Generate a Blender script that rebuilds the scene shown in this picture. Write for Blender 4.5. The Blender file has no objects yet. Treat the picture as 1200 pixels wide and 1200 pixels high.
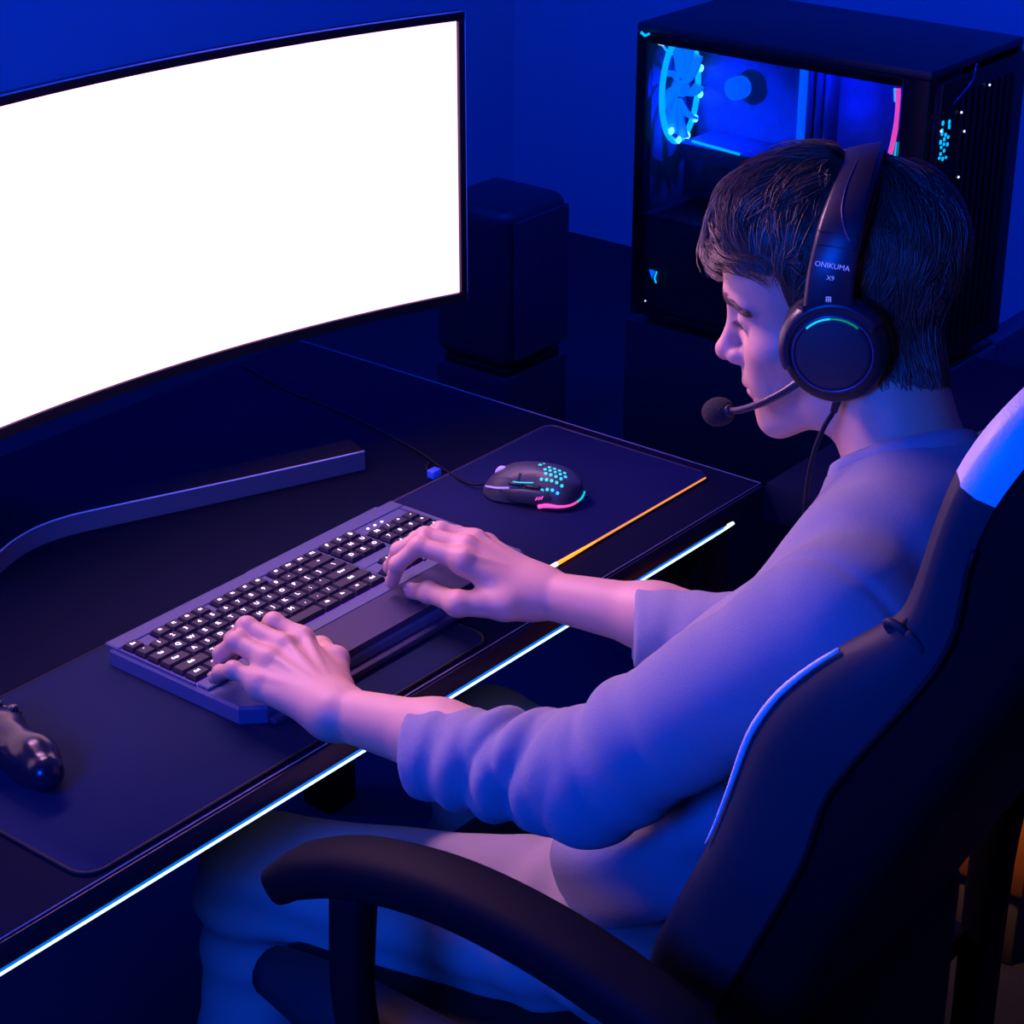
import bpy, bmesh, math, random
import numpy as np
from mathutils import Vector, Matrix
random.seed(7); RNG = np.random.default_rng(7)
SC = bpy.context.scene; COL = SC.collection
PI = math.pi
V3 = lambda *a: np.array(a, float)

# ------------------------------------------------------------------ camera
CAM = V3(0, 0, 1.85)
pit, yaw = math.radians(25.5), math.radians(38.8)
F = V3(math.cos(yaw)*math.cos(pit), math.sin(yaw)*math.cos(pit), -math.sin(pit))
RT = V3(math.sin(yaw), -math.cos(yaw), 0); UP = np.cross(RT, F)
cd = bpy.data.cameras.new('camera'); cam = bpy.data.objects.new('camera', cd); COL.objects.link(cam)
m = Matrix.Identity(4)
for i in range(3): m[i][0], m[i][1], m[i][2], m[i][3] = RT[i], UP[i], -F[i], CAM[i]
cam.matrix_world = m
cd.sensor_width = 36; cd.lens = 36*2470/1200; cd.clip_start = .05
SC.camera = cam
# ------------------------------------------------------------------ view
SC.view_settings.view_transform = 'Standard'; SC.view_settings.look = 'None'
SC.view_settings.exposure = 0; SC.view_settings.gamma = 1
SC.view_settings.use_curve_mapping = False
# ------------------------------------------------------------------ world + lamps
w = bpy.data.worlds.new('night_room'); SC.world = w; w.use_nodes = True
w.node_tree.nodes['Background'].inputs[0].default_value = (.01, .05, 1, 1)
w.node_tree.nodes['Background'].inputs[1].default_value = .03
def area(name, loc, target, size, power, color, size_y=None, spread=180):
    l = bpy.data.lights.new(name, 'AREA'); l.energy = power; l.color = color; l.size = size
    if size_y: l.shape = 'RECTANGLE'; l.size_y = size_y
    l.spread = math.radians(spread)
    o = bpy.data.objects.new(name, l); COL.objects.link(o); o.location = loc
    o.rotation_euler = (Vector(target)-Vector(loc)).to_track_quat('-Z', 'Y').to_euler()
    return o
def point(name, loc, power, color, r=.03):
    l = bpy.data.lights.new(name, 'POINT'); l.energy = power; l.color = color; l.shadow_soft_size = r
    o = bpy.data.objects.new(name, l); COL.objects.link(o); o.location = loc; return o
area('blue_room_lamp', (-.55, .62, 1.85), (1.4, .8, .95), .6, 66, (.0, .066, 1), .7)
area('added_violet_light', (1.44, 1.76, 1.66), (1.49, 1.02, .98), .6, 4.8, (1, .43, .70), .15, 95)  # added unseen light above the monitor, brightens hands and face
area('blue_wall_washer', (1.6, 2.5, 2.6), (3.2, 3.68, .9), 1.6, 62, (0, .034, 1), .2)
area('blue_wall_washer', (3.2, .9, 2.6), (4.57, 1.7, .8), 1.2, 44, (0, .033, 1), .2)

# ------------------------------------------------------------------ materials
def mat(name, col, rough=.5, metal=0, emit=None, es=0, spec=.5, bump=0, bscale=200, bkind='noise', noise=0, sheen=0, coat=0):
    M = bpy.data.materials.new(name); M.use_nodes = True
    nt = M.node_tree; b = nt.nodes['Principled BSDF']
    b.inputs['Base Color'].default_value = (*col, 1); b.inputs['Roughness'].default_value = rough
    b.inputs['Metallic'].default_value = metal; b.inputs['Specular IOR Level'].default_value = spec
    b.inputs['Sheen Weight'].default_value = sheen; b.inputs['Coat Weight'].default_value = coat
    if emit: b.inputs['Emission Color'].default_value = (*emit, 1); b.inputs['Emission Strength'].default_value = es
    if bump or noise:
        tc = nt.nodes.new('ShaderNodeTexCoord')
        if bkind == 'voronoi':
            t = nt.nodes.new('ShaderNodeTexVoronoi'); out = t.outputs['Distance']
        elif bkind == 'wave':
            t = nt.nodes.new('ShaderNodeTexWave'); out = t.outputs['Fac']
            t.inputs['Distortion'].default_value = 3
        else:
            t = nt.nodes.new('ShaderNodeTexNoise'); out = t.outputs['Fac']; t.inputs['Detail'].default_value = 4
        t.inputs['Scale'].default_value = bscale
        nt.links.new(tc.outputs['Object'], t.inputs['Vector'])
        if bump:
            bp = nt.nodes.new('ShaderNodeBump'); bp.inputs['Strength'].default_value = bump; bp.inputs['Distance'].default_value = .002
            nt.links.new(out, bp.inputs['Height']); nt.links.new(bp.outputs['Normal'], b.inputs['Normal'])
        if noise:
            mx = nt.nodes.new('ShaderNodeMix'); mx.data_type = 'RGBA'
            mx.inputs['A'].default_value = (*[c*(1-noise) for c in col], 1); mx.inputs['B'].default_value = (*[min(1, c*(1+noise)) for c in col], 1)
            nt.links.new(out, mx.inputs['Factor']); nt.links.new(mx.outputs['Result'], b.inputs['Base Color'])
    return M
MT = dict(
 wall=mat('wall_paint', (.42, .42, .46), .85, bump=.05, bscale=60),
 floor=mat('dark_carpet', (.020, .022, .032), .95, bump=.4, bscale=300, noise=.3),
 desk=mat('black_desk_laminate', (.007, .009, .024), .65, spec=.02, bump=.08, bscale=500),  # blue of the room light mixed into the desk's base colour
 deskedge=mat('desk_edge', (.03, .02, .028), .35),
 edgehighlight=mat('edge_highlight', (.30, .24, .34), .4),  # pale colour painting the bevel highlight
 metal=mat('black_steel', (.008, .008, .010), .5, 0, spec=.15),
 cloth=mat('desk_mat_cloth', (.012, .022, .065), .9, spec=.15, bump=.25, bscale=900),  # mat colour also carries the blue room light
 stitch=mat('stitched_edge', (.012, .01, .014), .8),
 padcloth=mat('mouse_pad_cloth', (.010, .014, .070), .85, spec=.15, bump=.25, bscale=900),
 plastic=mat('black_plastic', (.02, .02, .024), .4),
 matt=mat('matt_black_plastic', (.009, .009, .012), .6, spec=.2),
 kb=mat('keyboard_top', (.075, .095, .19), .48, spec=.3, bump=.04, bscale=700),
 rest=mat('palm_rest', (.042, .038, .085), .6, spec=.25, bump=.1, bscale=700),
 key=mat('keycap', (.014, .014, .030), .5, spec=.3),
 glow=mat('violet_backlight', (.02, .0, .05), .5, emit=(.32, .10, 1), es=.55),
 legend=mat('lit_legend', (.8, .8, .8), .5, emit=(1, .82, 1), es=1.7),
 screen=mat('white_screen', (.02, .02, .02), .3, emit=(1, .46, .80), es=2.35),
 mon=mat('monitor_black', (.012, .012, .016), .35),
 standmetal=mat('stand_grey', (.16, .14, .16), .6),
 standtop=mat('stand_top', (.008, .009, .016), .6, spec=.08),
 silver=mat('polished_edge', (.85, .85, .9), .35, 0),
 led=mat('led_core', (.9, .9, .9), .4, emit=(.74, .95, 1), es=1.38),
 ledhalo=mat('led_halo', (.1, .2, .4), .4, emit=(.0, .22, 1), es=.75),  # blue emission for the halo around the strip
 orange=mat('orange_led', (.4, .2, .05), .4, emit=(1, .30, .03), es=1.1),
 orangehot=mat('orange_led_bright', (.4, .2, .05), .4, emit=(1, .21, .01), es=2.8),
 padled=mat('pad_edge_unlit', (.10, .06, .07), .3),
 teal=mat('teal_led', (.1, .4, .4), .4, emit=(.0, .75, .80), es=.9),
 pink=mat('pink_led', (.4, .1, .3), .4, emit=(1, .08, .42), es=1.0),
 lilac=mat('lilac_led', (.3, .2, .5), .4, emit=(.50, .30, .95), es=.7),
 green=mat('green_led', (.05, .3, .1), .4, emit=(.0, .35, .12), es=.6),
 mouse=mat('mouse_shell', (.055, .057, .062), .42),
 mousedark=mat('mouse_dark', (.008, .008, .01), .4),
 case=mat('case_black', (.007, .007, .009), .4, spec=.15),
 casetop=mat('case_top', (.018, .018, .022), .5),
 interior=mat('case_interior', (.10, .10, .12), .5, bump=.3, bscale=40, noise=.6),
 fan=mat('fan_blade', (.2, .5, .7), .3, emit=(.0, .16, 1), es=.9),
 fanring=mat('fan_ring', (.2, .5, .7), .3, emit=(.0, .5, 1), es=1.1),
 fandot=mat('fan_diode', (.8, .9, 1), .3, emit=(.15, .85, 1), es=2.2),
 bluebit=mat('blue_lit_part', (.1, .2, .5), .4, emit=(.0, .12, 1), es=.9),
 whitebit=mat('white_lit_part', (.8, .8, .8), .4, emit=(.8, .9, 1), es=1.2),
 cabside=mat('cabinet_dark', (.02, .008, .014), .5),
 cabfront=mat('cabinet_navy', (.05, .05, .09), .7),
 speaker=mat('speaker_shell', (.03, .018, .03), .5),
 spkfront=mat('speaker_cloth', (.04, .03, .045), .9, bump=.4, bscale=900),
 warmspill=mat('painted_warm_spill', (.45, .16, .03), .8, noise=.3, bscale=30),  # orange-brown colour standing in for warm light spill
 spillbase=mat('grey_spill_base', (.09, .085, .09), .8, noise=.2, bscale=40),
 leather=mat('black_leather', (.008, .008, .011), .5, spec=.2, bump=.1, bscale=500, bkind='voronoi'),
 leather2=mat('gloss_black_leather', (.030, .033, .046), .5, spec=.12, bump=.05, bscale=500, bkind='voronoi'),
 whiteleather=mat('white_leather', (.80, .80, .80), .45, bump=.1, bscale=400, bkind='voronoi'),
 piping=mat('white_piping', (.8, .8, .82), .4),
 armpad=mat('armrest_rubber', (.006, .007, .013), .6, spec=.05),
 sweater=mat('grey_knit', (.27, .28, .35), .95, bump=.7, bscale=1300, noise=.40, sheen=.1),
 rib=mat('ribbed_knit', (.28, .29, .36), .95, bump=.5, bscale=500, sheen=.25),
 trousers=mat('beige_chino', (.36, .32, .31), .9, bump=.3, bscale=900, noise=.1),
 shoe=mat('dark_shoe', (.03, .03, .035), .6), sole=mat('pale_sole', (.5, .5, .5), .7),
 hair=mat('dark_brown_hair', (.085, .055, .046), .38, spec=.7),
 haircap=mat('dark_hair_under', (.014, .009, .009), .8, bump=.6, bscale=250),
 eye=mat('eye_white', (.75, .72, .72), .15, coat=.5), iris=mat('eye_iris', (.06, .035, .02), .2, coat=.6),
 nail=mat('fingernail', (.66, .42, .38), .25),
 headset=mat('headset_plastic', (.020, .018, .038), .36), headdark=mat('headset_dark', (.010, .010, .014), .5),
 disc=mat('headset_disc', (.028, .024, .040), .6), ringm=mat('headset_ring', (.10, .08, .20), .25, .3),
 cushion=mat('headset_leatherette', (.012, .012, .013), .6, bump=.2, bscale=500),
 foam=mat('foam_windscreen', (.010, .010, .013), .95, bump=.8, bscale=900),
 print=mat('white_print', (.8, .8, .85), .5, emit=(.8, .75, 1), es=.15),
 padgrip=mat('controller_gloss', (.008, .012, .03), .22, spec=.4), button=mat('controller_button', (.03, .03, .04), .25),
 bluecap=mat('blue_plug', (.04, .12, .7), .5, emit=(.02, .12, .9), es=.08),
)
g = bpy.data.materials.new('tinted_glass'); g.use_nodes = True
b = g.node_tree.nodes['Principled BSDF']; b.inputs['Base Color'].default_value = (.75, .75, .82, 1)
b.inputs['Transmission Weight'].default_value = 1; b.inputs['Roughness'].default_value = .02; b.inputs['IOR'].default_value = 1.25
MT['glass'] = g
sk = bpy.data.materials.new('skin'); sk.use_nodes = True; nt = sk.node_tree; b = nt.nodes['Principled BSDF']
at = nt.nodes.new('ShaderNodeAttribute'); at.attribute_name = 'tone'; nt.links.new(at.outputs['Color'], b.inputs['Base Color'])
b.inputs['Roughness'].default_value = .5; b.inputs['Subsurface Weight'].default_value = .12; b.inputs['Subsurface Radius'].default_value = (.012, .005, .003); b.inputs['Subsurface Scale'].default_value = 1
tn = nt.nodes.new('ShaderNodeTexNoise'); tn.inputs['Scale'].default_value = 700; bp = nt.nodes.new('ShaderNodeBump'); bp.inputs['Strength'].default_value = .12; bp.inputs['Distance'].default_value = .001
tc = nt.nodes.new('ShaderNodeTexCoord'); nt.links.new(tc.outputs['Object'], tn.inputs['Vector']); nt.links.new(tn.outputs['Fac'], bp.inputs['Height']); nt.links.new(bp.outputs['Normal'], b.inputs['Normal'])
MT['skin'] = sk

# ------------------------------------------------------------------ object helpers
def root(name, label, cat, loc, group=None):
    o = bpy.data.objects.new(name, None); COL.objects.link(o); o.location = [float(v) for v in loc]; o.empty_display_size = .05
    o['label'] = label; o['category'] = cat
    if group: o['group'] = group
    return o
def origin(o):
    p = np.zeros(3)
    while o is not None: p = p + np.array(o.location); o = o.parent
    return p
def add(name, VF, mt, parent=None, smooth=True, label=None, cat=None, kind=None, auto=None):
    """link one mesh object; VF = (verts in world space, faces)"""
    v, f = VF
    v = np.asarray(v, float)
    off = origin(parent)
    me = bpy.data.meshes.new(name)
    me.from_pydata((v-off).tolist(), [], f if isinstance(f, list) else f.tolist())
    me.materials.append(MT[mt] if isinstance(mt, str) else mt)
    if smooth: me.polygons.foreach_set('use_smooth', [True]*len(me.polygons))
    me.update()
    if auto is not None and hasattr(me, 'set_sharp_from_angle'): me.set_sharp_from_angle(angle=math.radians(auto))
    o = bpy.data.objects.new(name, me); COL.objects.link(o)
    if parent is not None: o.parent = parent
    if label: o['label'] = label
    if cat: o['category'] = cat
    if kind: o['kind'] = kind
    return o
def frombm(bm):
    bm.verts.ensure_lookup_table()
    v = np.array([x.co[:] for x in bm.verts]); f = [[q.index for q in p.verts] for p in bm.faces]; bm.free(); return v, f
def rbox(c, s, r=.003, seg=2, R=None):
    bm = bmesh.new(); bmesh.ops.create_cube(bm, size=1)
    for x in bm.verts: x.co = Vector((x.co.x*s[0], x.co.y*s[1], x.co.z*s[2]))
    r = min(r, min(s)*.45)
    if r > 0: bmesh.ops.bevel(bm, geom=bm.edges[:], offset=r, segments=seg, profile=.5, affect='EDGES')
    v, f = frombm(bm)
    if R is not None: v = v @ np.asarray(R).T
    return v+np.asarray(c, float), f
def bb(x0, x1, y0, y1, z0, z1, r=.003, seg=2): return rbox(((x0+x1)/2, (y0+y1)/2, (z0+z1)/2), (x1-x0, y1-y0, z1-z0), r, seg)
def join(*parts):
    V, Fc, n = [], [], 0
    for v, f in parts:
        V.append(np.asarray(v)); Fc += [[i+n for i in p] for p in (f if isinstance(f, list) else f.tolist())]; n += len(v)
    return np.concatenate(V), Fc
def loft(rings, close=True, caps=True):
    n = len(rings[0]); V = np.concatenate([np.asarray(r) for r in rings]); Fc = []
    for i in range(len(rings)-1):
        for j in range(n if close else n-1):
            k = (j+1) % n; Fc.append([i*n+j, i*n+k, (i+1)*n+k, (i+1)*n+j])
    if caps and close: Fc.append(list(range(n))[::-1]); Fc.append([(len(rings)-1)*n+j for j in range(n)])
    return V, Fc
def spline(P, n=8):
    P = np.asarray(P, float); Q = np.concatenate([[2*P[0]-P[1]], P, [2*P[-1]-P[-2]]]); out = []
    for i in range(1, len(Q)-2):
        for t in np.linspace(0, 1, n, endpoint=False):
            a, b2, c, d = Q[i-1], Q[i], Q[i+1], Q[i+2]
            out.append(.5*(2*b2+(c-a)*t+(2*a-5*b2+4*c-d)*t*t+(3*b2-a-3*c+d)*t**3))
    out.append(P[-1]); return np.array(out)
def frames(P, up=None):
    T = np.gradient(P, axis=0); T /= np.linalg.norm(T, axis=1)[:, None]
    n = np.cross(T[0], up if up is not None else (V3(0, 0, 1) if abs(T[0][2]) < .9 else V3(1, 0, 0))); n /= np.linalg.norm(n); N = []
    for t in T:
        if up is not None: n = np.cross(t, up)
        n = n-t*(n@t); n /= np.linalg.norm(n); N.append(n)
    N = np.array(N); return T, N, np.cross(T, N)
def tube(P, r, seg=10, smooth=0, sq=None, up=None):
    """swept tube; r scalar / per point; sq=(w,h,p): superellipse section"""
    if smooth: P = spline(P, smooth)
    P = np.asarray(P, float); T, N, B = frames(P, up)
    r = np.broadcast_to(np.interp(np.linspace(0, 1, len(P)), np.linspace(0, 1, np.size(r)), np.atleast_1d(r)), (len(P),))
    a = np.linspace(0, 2*PI, seg, endpoint=False); ca, sa = np.cos(a), np.sin(a); wx = wy = 1
    if sq:
        wx, wy, p = sq; ca = np.sign(ca)*abs(ca)**(2/p); sa = np.sign(sa)*abs(sa)**(2/p)
    return loft([P[i]+r[i]*(wx*ca[:, None]*N[i]+wy*sa[:, None]*B[i]) for i in range(len(P))])
def ellipsoid(c, r, R=None, nu=20, nv=12):
    u = np.linspace(0, 2*PI, nu, endpoint=False); rings = []
    for t in np.linspace(.02, PI-.02, nv): rings.append(np.stack([np.cos(u)*math.sin(t), np.sin(u)*math.sin(t), np.full(nu, math.cos(t))], 1)*r)
    v, f = loft(rings); f = [p[::-1] for p in f]
    if R is not None: v = v @ np.asarray(R).T
    return v+np.asarray(c, float), f
def basis(axis, up=(0, 0, 1)):
    z = np.asarray(axis, float); z = z/np.linalg.norm(z); x = np.cross(up, z)
    if np.linalg.norm(x) < 1e-4: x = np.cross((0, 1, 0), z)
    x /= np.linalg.norm(x); return np.stack([x, np.cross(z, x), z], 1)
def lathe(c, axis, prof, seg=28, up=(0, 0, 1), R=None):
    """prof: list of (radius, height along axis)"""
    R = basis(axis, up) if R is None else R; a = np.linspace(0, 2*PI, seg, endpoint=False)
    v, f = loft([np.stack([r*np.cos(a), r*np.sin(a), np.full(seg, h)], 1) for r, h in prof])
    return v @ R.T+np.asarray(c, float), f
def poly(pts, z0, z1):
    n = len(pts); v = [(x, y, z0) for x, y in pts]+[(x, y, z1) for x, y in pts]
    f = [list(range(n))[::-1], list(range(n, 2*n))]+[[i, (i+1) % n, n+(i+1) % n, n+i] for i in range(n)]
    return np.array(v), f
def rrect(x0, x1, y0, y1, r, n=6):
    P = []
    for cx, cy, a0 in ((x1-r, y0+r, -90), (x1-r, y1-r, 0), (x0+r, y1-r, 90), (x0+r, y0+r, 180)):
        for a in np.radians(np.linspace(a0, a0+90, n)): P.append((cx+r*math.cos(a), cy+r*math.sin(a)))
    return P
def slab(pts, z0, z1, r=.0015):
    """polygon plate with a chamfered top edge"""
    P = np.array(pts); c = P.mean(0); n = len(P)
    inn = c+(P-c)*(1-r/np.linalg.norm(P-c, axis=1))[:, None]
    rings = [np.c_[P, np.full(n, z0)], np.c_[P, np.full(n, z1-r)], np.c_[inn, np.full(n, z1)]]
    return loft(rings)
def text(name, body, size, mt, parent, loc, R, label=None, align='CENTER', ext=.0002):
    cu = bpy.data.curves.new('txt', 'FONT'); cu.body = body; cu.size = size; cu.align_x = align; cu.align_y = 'CENTER'; cu.extrude = ext; cu.resolution_u = 2
    t = bpy.data.objects.new('txt', cu); COL.objects.link(t)
    dg = bpy.context.evaluated_depsgraph_get(); me = bpy.data.meshes.new_from_object(t.evaluated_get(dg))
    bpy.data.objects.remove(t); bpy.data.curves.remove(cu)
    v = np.array([x.co[:] for x in me.vertices]).reshape(-1, 3); f = [list(p.vertices) for p in me.polygons]; bpy.data.meshes.remove(me)
    if parent == 'geo': return v, f
    return add(name, (v @ np.asarray(R).T+np.asarray(loc), f), mt, parent, smooth=False, label=label)

# ------------------------------------------------------------------ room
add('floor', bb(-1.2, 4.62, -1.5, 3.7, -.05, 0, 0), 'floor', kind='structure', smooth=False)
add('wall_back', bb(-1.2, 4.62, 3.66, 3.76, 0, 2.9, 0), 'wall', kind='structure', smooth=False)
add('wall_right', bb(4.56, 4.66, -1.5, 3.66, 0, 2.9, 0), 'wall', kind='structure', smooth=False)

# ------------------------------------------------------------------ desk
t = root('desk', 'long black desk with glowing blue-white light strip under its front edge', 'desk', (1.38, 1.65, 0))
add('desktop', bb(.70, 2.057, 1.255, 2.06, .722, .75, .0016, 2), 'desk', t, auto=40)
add('front_edge', bb(.70, 2.057, 1.2518, 1.2548, .7235, .7485, .001), 'deskedge', t, label='thin edge band along the front of the desktop')
add('edge_highlight', tube([(.70, 1.2552, .7502), (2.0568, 1.2552, .7502), (2.0568, 2.06, .7502)][:2], .0007, 6), 'edgehighlight', t, label='thin violet-grey painted edge highlight'); add('edge_highlight', tube([(2.0568, 1.2552, .7502), (2.0568, 2.06, .7502)], .0007, 6), 'edgehighlight', t)  # thin pale tubes paint the highlight on the desktop's top edges
for x, y in ((1.985, 1.29), (1.985, 1.96), (.73, 1.29), (.73, 1.96)):
    add('leg', bb(x, x+.06, y, y+.06, 0, .722, .003), 'metal', t, auto=40)
add('crossbeam', bb(.79, 1.985, 1.93, 1.96, .60, .70, .003), 'metal', t, auto=40)
add('side_rail', bb(1.995, 2.035, 1.35, 1.96, .66, .72, .003), 'metal', t, auto=40)
ly, lz = 1.263, .7095
hook = [(.70, ly, lz), (1.2, ly, lz), (1.7, ly, lz), (1.985, ly, lz), (1.998, ly, lz+.003), (2.003, ly, lz+.010)]
s = add('light_strip', tube(hook, .0020, 8, 6), 'led', t, label='bright blue-white light tube')
add('strip_halo', tube([(p[0], p[1]+.0002, p[2]+.0048) for p in hook[:4]], .0030, 8), 'ledhalo', s)  # glowing blue tube imitates the halo around the strip

t = root('side_table', 'black return table continuing the line of the desk behind the person', 'table', (2.33, .72, 0))
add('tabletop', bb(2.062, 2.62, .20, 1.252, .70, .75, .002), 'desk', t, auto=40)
for x, y in ((2.55, .24), (2.10, .24), (2.55, 1.15)): add('leg', bb(x, x+.05, y, y+.05, 0, .70, .003), 'metal', t, auto=40)

# ------------------------------------------------------------------ desk mat + mouse pad
t = root('desk_mat', 'wide dark cloth desk mat lying under the keyboard', 'desk mat', (1.25, 1.42, .75))
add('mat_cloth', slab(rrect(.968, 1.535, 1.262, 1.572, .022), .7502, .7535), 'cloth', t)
pp = [(x, y, .7524) for x, y in rrect(.968, 1.535, 1.262, 1.572, .022)]; pp.append(pp[0])
add('stitched_border', tube(pp, .0020, 6), 'stitch', t, label='dark stitched border')

t = root('mouse_pad', 'dark mouse pad under the mouse, with a glowing orange front edge', 'mouse pad', (1.86, 1.44, .75))
px0, px1, py0, py1 = 1.692, 2.032, 1.3135, 1.571
add('pad_cloth', slab(rrect(px0, px1, py0, py1, .014), .7502, .7545), 'padcloth', t)
rr = rrect(px0, px1, py0, py1, .014)
e = [(x, y, .753) for x, y in rr]
add('edge_tube', tube(e[5:-5], .0022, 6), 'padled', t, label='unlit part of the edge tube')
s = add('lit_edge', tube([(px0+.012, py0, .7535), (px0+.04, py0, .7535), (px1-.012, py0, .7540)], [.0022, .0018, .0012, .0011], 6), 'orange', t, label='thin orange glowing front edge')
add('lit_edge', tube([(px0+.016, py0-.0003, .7537), (px0+.05, py0-.0003, .7537), (px0+.10, py0-.0002, .7537)], [.0023, .0021, .0012], 6), 'orangehot', t, label='brightest stretch of the orange edge')
add('lit_corner', tube([(px0+.006, py0+.003, .7535), (px0+.012, py0, .7536), (px0+.024, py0, .7536)], .0027, 8), 'whitebit', t, label='pale bright corner of the lit edge')
t = root('light_control_plug', 'small blue plug lying behind the mouse pad', 'plug', (1.815, 1.585, .75))
add('plug_body', rbox((1.813, 1.583, .757), (.016, .012, .011), .002), 'bluecap', t)
add('plug_tail', tube([(1.813, 1.588, .756), (1.818, 1.60, .7555), (1.84, 1.615, .7525)], .0022, 8, 4), 'matt', t)

# ------------------------------------------------------------------ monitor
t = root('monitor', 'very wide curved monitor with a blank white screen on a v-shaped foot', 'monitor', (1.38, 1.9, .75))
MR, mx, my = 1.75, 1.38, 1.806
def arc(hw, dn, n=41):      # points along the curve, dn = offset toward the viewer
    a = np.linspace(-hw/MR, hw/MR, n); cy = my-MR
    return np.stack([mx+(MR-dn)*np.sin(a), cy+(MR-dn)*np.cos(a)], 1)
def arcslab(hw, z0, z1, d0, d1, n=41):
    A, B2 = arc(hw, d0, n), arc(hw, d1, n)
    return loft([np.array([(a[0], a[1], z0), (a[0], a[1], z1), (b2[0], b2[1], z1), (b2[0], b2[1], z0)]) for a, b2 in zip(A, B2)])
add('housing', arcslab(.640, .907, 1.286, -.012, -.001), 'mon', t, smooth=False)
bz = join(arcslab(.640, .907, .9205, 0, .004), arcslab(.640, 1.276, 1.286, 0, .004))
for sgn in (-1, 1):
    q = arc(.635, .001)[0 if sgn < 0 else -1]
    bz = join(bz, rbox((q[0], q[1], 1.098), (.012, .007, .356), .001, 1, basis((0, 0, 1), (sgn*.3, -1, 0)) if 0 else None))
add('bezel', bz, 'mon', t, smooth=False)
add('screen', arcslab(.629, .9215, 1.2755, .0008, .0022), 'screen', t, smooth=False, label='blank white lit screen')
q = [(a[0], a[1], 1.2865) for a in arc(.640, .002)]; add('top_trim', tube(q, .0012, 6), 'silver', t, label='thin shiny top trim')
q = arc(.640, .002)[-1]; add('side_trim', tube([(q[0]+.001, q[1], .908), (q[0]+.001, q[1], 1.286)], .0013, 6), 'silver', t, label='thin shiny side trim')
add('neck', bb(1.34, 1.42, 1.985, 2.025, .76, 1.12, .01), 'standtop', t, auto=40)
add('mount', bb(1.30, 1.46, 1.8185, 1.99, 1.02, 1.16, .01), 'standtop', t, auto=40)
# foot: a V with rounded apex, arms towards the user
inn = [(1.778, 1.668), (1.68, 1.706), (1.573, 1.7495), (1.46, 1.797), (1.42, 1.812), (1.38, 1.818), (1.34, 1.812), (1.30, 1.797), (1.187, 1.7495), (1.08, 1.706), (.982, 1.668)]
inn = spline([(x, y, 0) for x, y in inn], 5)[:, :2]
Tn = np.gradient(inn, axis=0); Tn /= np.linalg.norm(Tn, axis=1)[:, None]; outp = inn+np.stack([Tn[:, 1], -Tn[:, 0]], 1)*.042
if outp[len(outp)//2][1] < inn[len(inn)//2][1]: outp = inn-np.stack([Tn[:, 1], -Tn[:, 0]], 1)*.042
ft = lambda z0, z1, A, B2: loft([np.array([(a[0], a[1], z0), (a[0], a[1], z1), (b2[0], b2[1], z1), (b2[0], b2[1], z0)]) for a, b2 in zip(A, B2)])
f_ = add('foot', ft(.7502, .7745, inn, outp), 'standmetal', t, smooth=False, label='grey v-shaped foot')
add('foot_top', ft(.7746, .7762, inn+(outp-inn)*.03, outp), 'standtop', f_, smooth=False)
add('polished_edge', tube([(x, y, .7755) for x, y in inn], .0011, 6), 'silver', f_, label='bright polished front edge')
add('foot_hub', bb(1.33, 1.43, 1.862, 2.045, .7502, .768, .008), 'standtop', t, auto=40)

# ------------------------------------------------------------------ keyboard
t = root('keyboard', 'dark grey keyboard with white lit legends and a palm rest', 'keyboard', (1.455, 1.435, .754))
kx0, kx1, ky0, ky1, kz = 1.2365, 1.690, 1.323, 1.551, .7770
outl = [(kx0+.02, ky0), (kx1-.02, ky0), (kx1, ky0+.02), (kx1, ky1-.022), (kx1-.02, ky1), (kx0+.215, ky1), (kx0+.200, ky1-.006), (kx0+.012, ky1-.006), (kx0, ky1-.018), (kx0, ky0+.02)]
add('case', slab(outl, .7545, kz-.0035, .003), 'kb', t, smooth=False)
wx0, wx1, wy0, wy1 = 1.2405, 1.680, 1.406, 1.522
pl = join(bb(kx0+.002, kx1-.002, wy1, ky1-.008, kz-.004, kz, .0012, 1), bb(kx0+.002, wx0, wy0, wy1, kz-.004, kz, .001, 1), bb(wx1, kx1-.002, wy0, wy1, kz-.004, kz, .001, 1), bb(kx0+.004, kx1-.004, wy0-.017, wy0, kz-.004, kz, .0012, 1))
u = .01925; X0 = wx0+.001; Y0 = wy1-.0105
def filler(a, b2, r0, r1): return bb(X0+a*u, X0+b2*u, Y0-r1*.0187-.0093, Y0-r0*.0187+.0093, kz-.004, kz, .0008, 1)
pl = join(pl, filler(15.02, 15.28, 0, 5), filler(18.32, 18.58, 0, 5), filler(1.02, 1.98, 0, 0), filler(6.02, 6.48, 0, 0), filler(10.52, 10.98, 0, 0), filler(15.28, 18.32, 3, 3), filler(15.28, 16.28, 4, 4), filler(17.32, 18.32, 4, 4), filler(18.58, 22.62, 0, 0))
add('top_plate', pl, 'kb', t, smooth=False)
add('backlight_plate', bb(wx0, wx1, wy0, wy1, kz-.0036, kz-.0026, 0), 'glow', t, smooth=False, label='violet glow between the keys')
add('palm_rest', slab([(kx0+.055, ky0+.003), (kx1-.03, ky0+.003), (kx1-.02, ky0+.06), (kx0+.045, ky0+.06)], kz-.004, kz+.004, .003), 'rest', t, smooth=False, label='raised palm rest with bevelled front')
add('front_lip', bb(kx0+.02, kx1-.02, ky0-.012, ky0-.0005, .7545, .763, .003), 'rest', t, auto=40)
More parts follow.
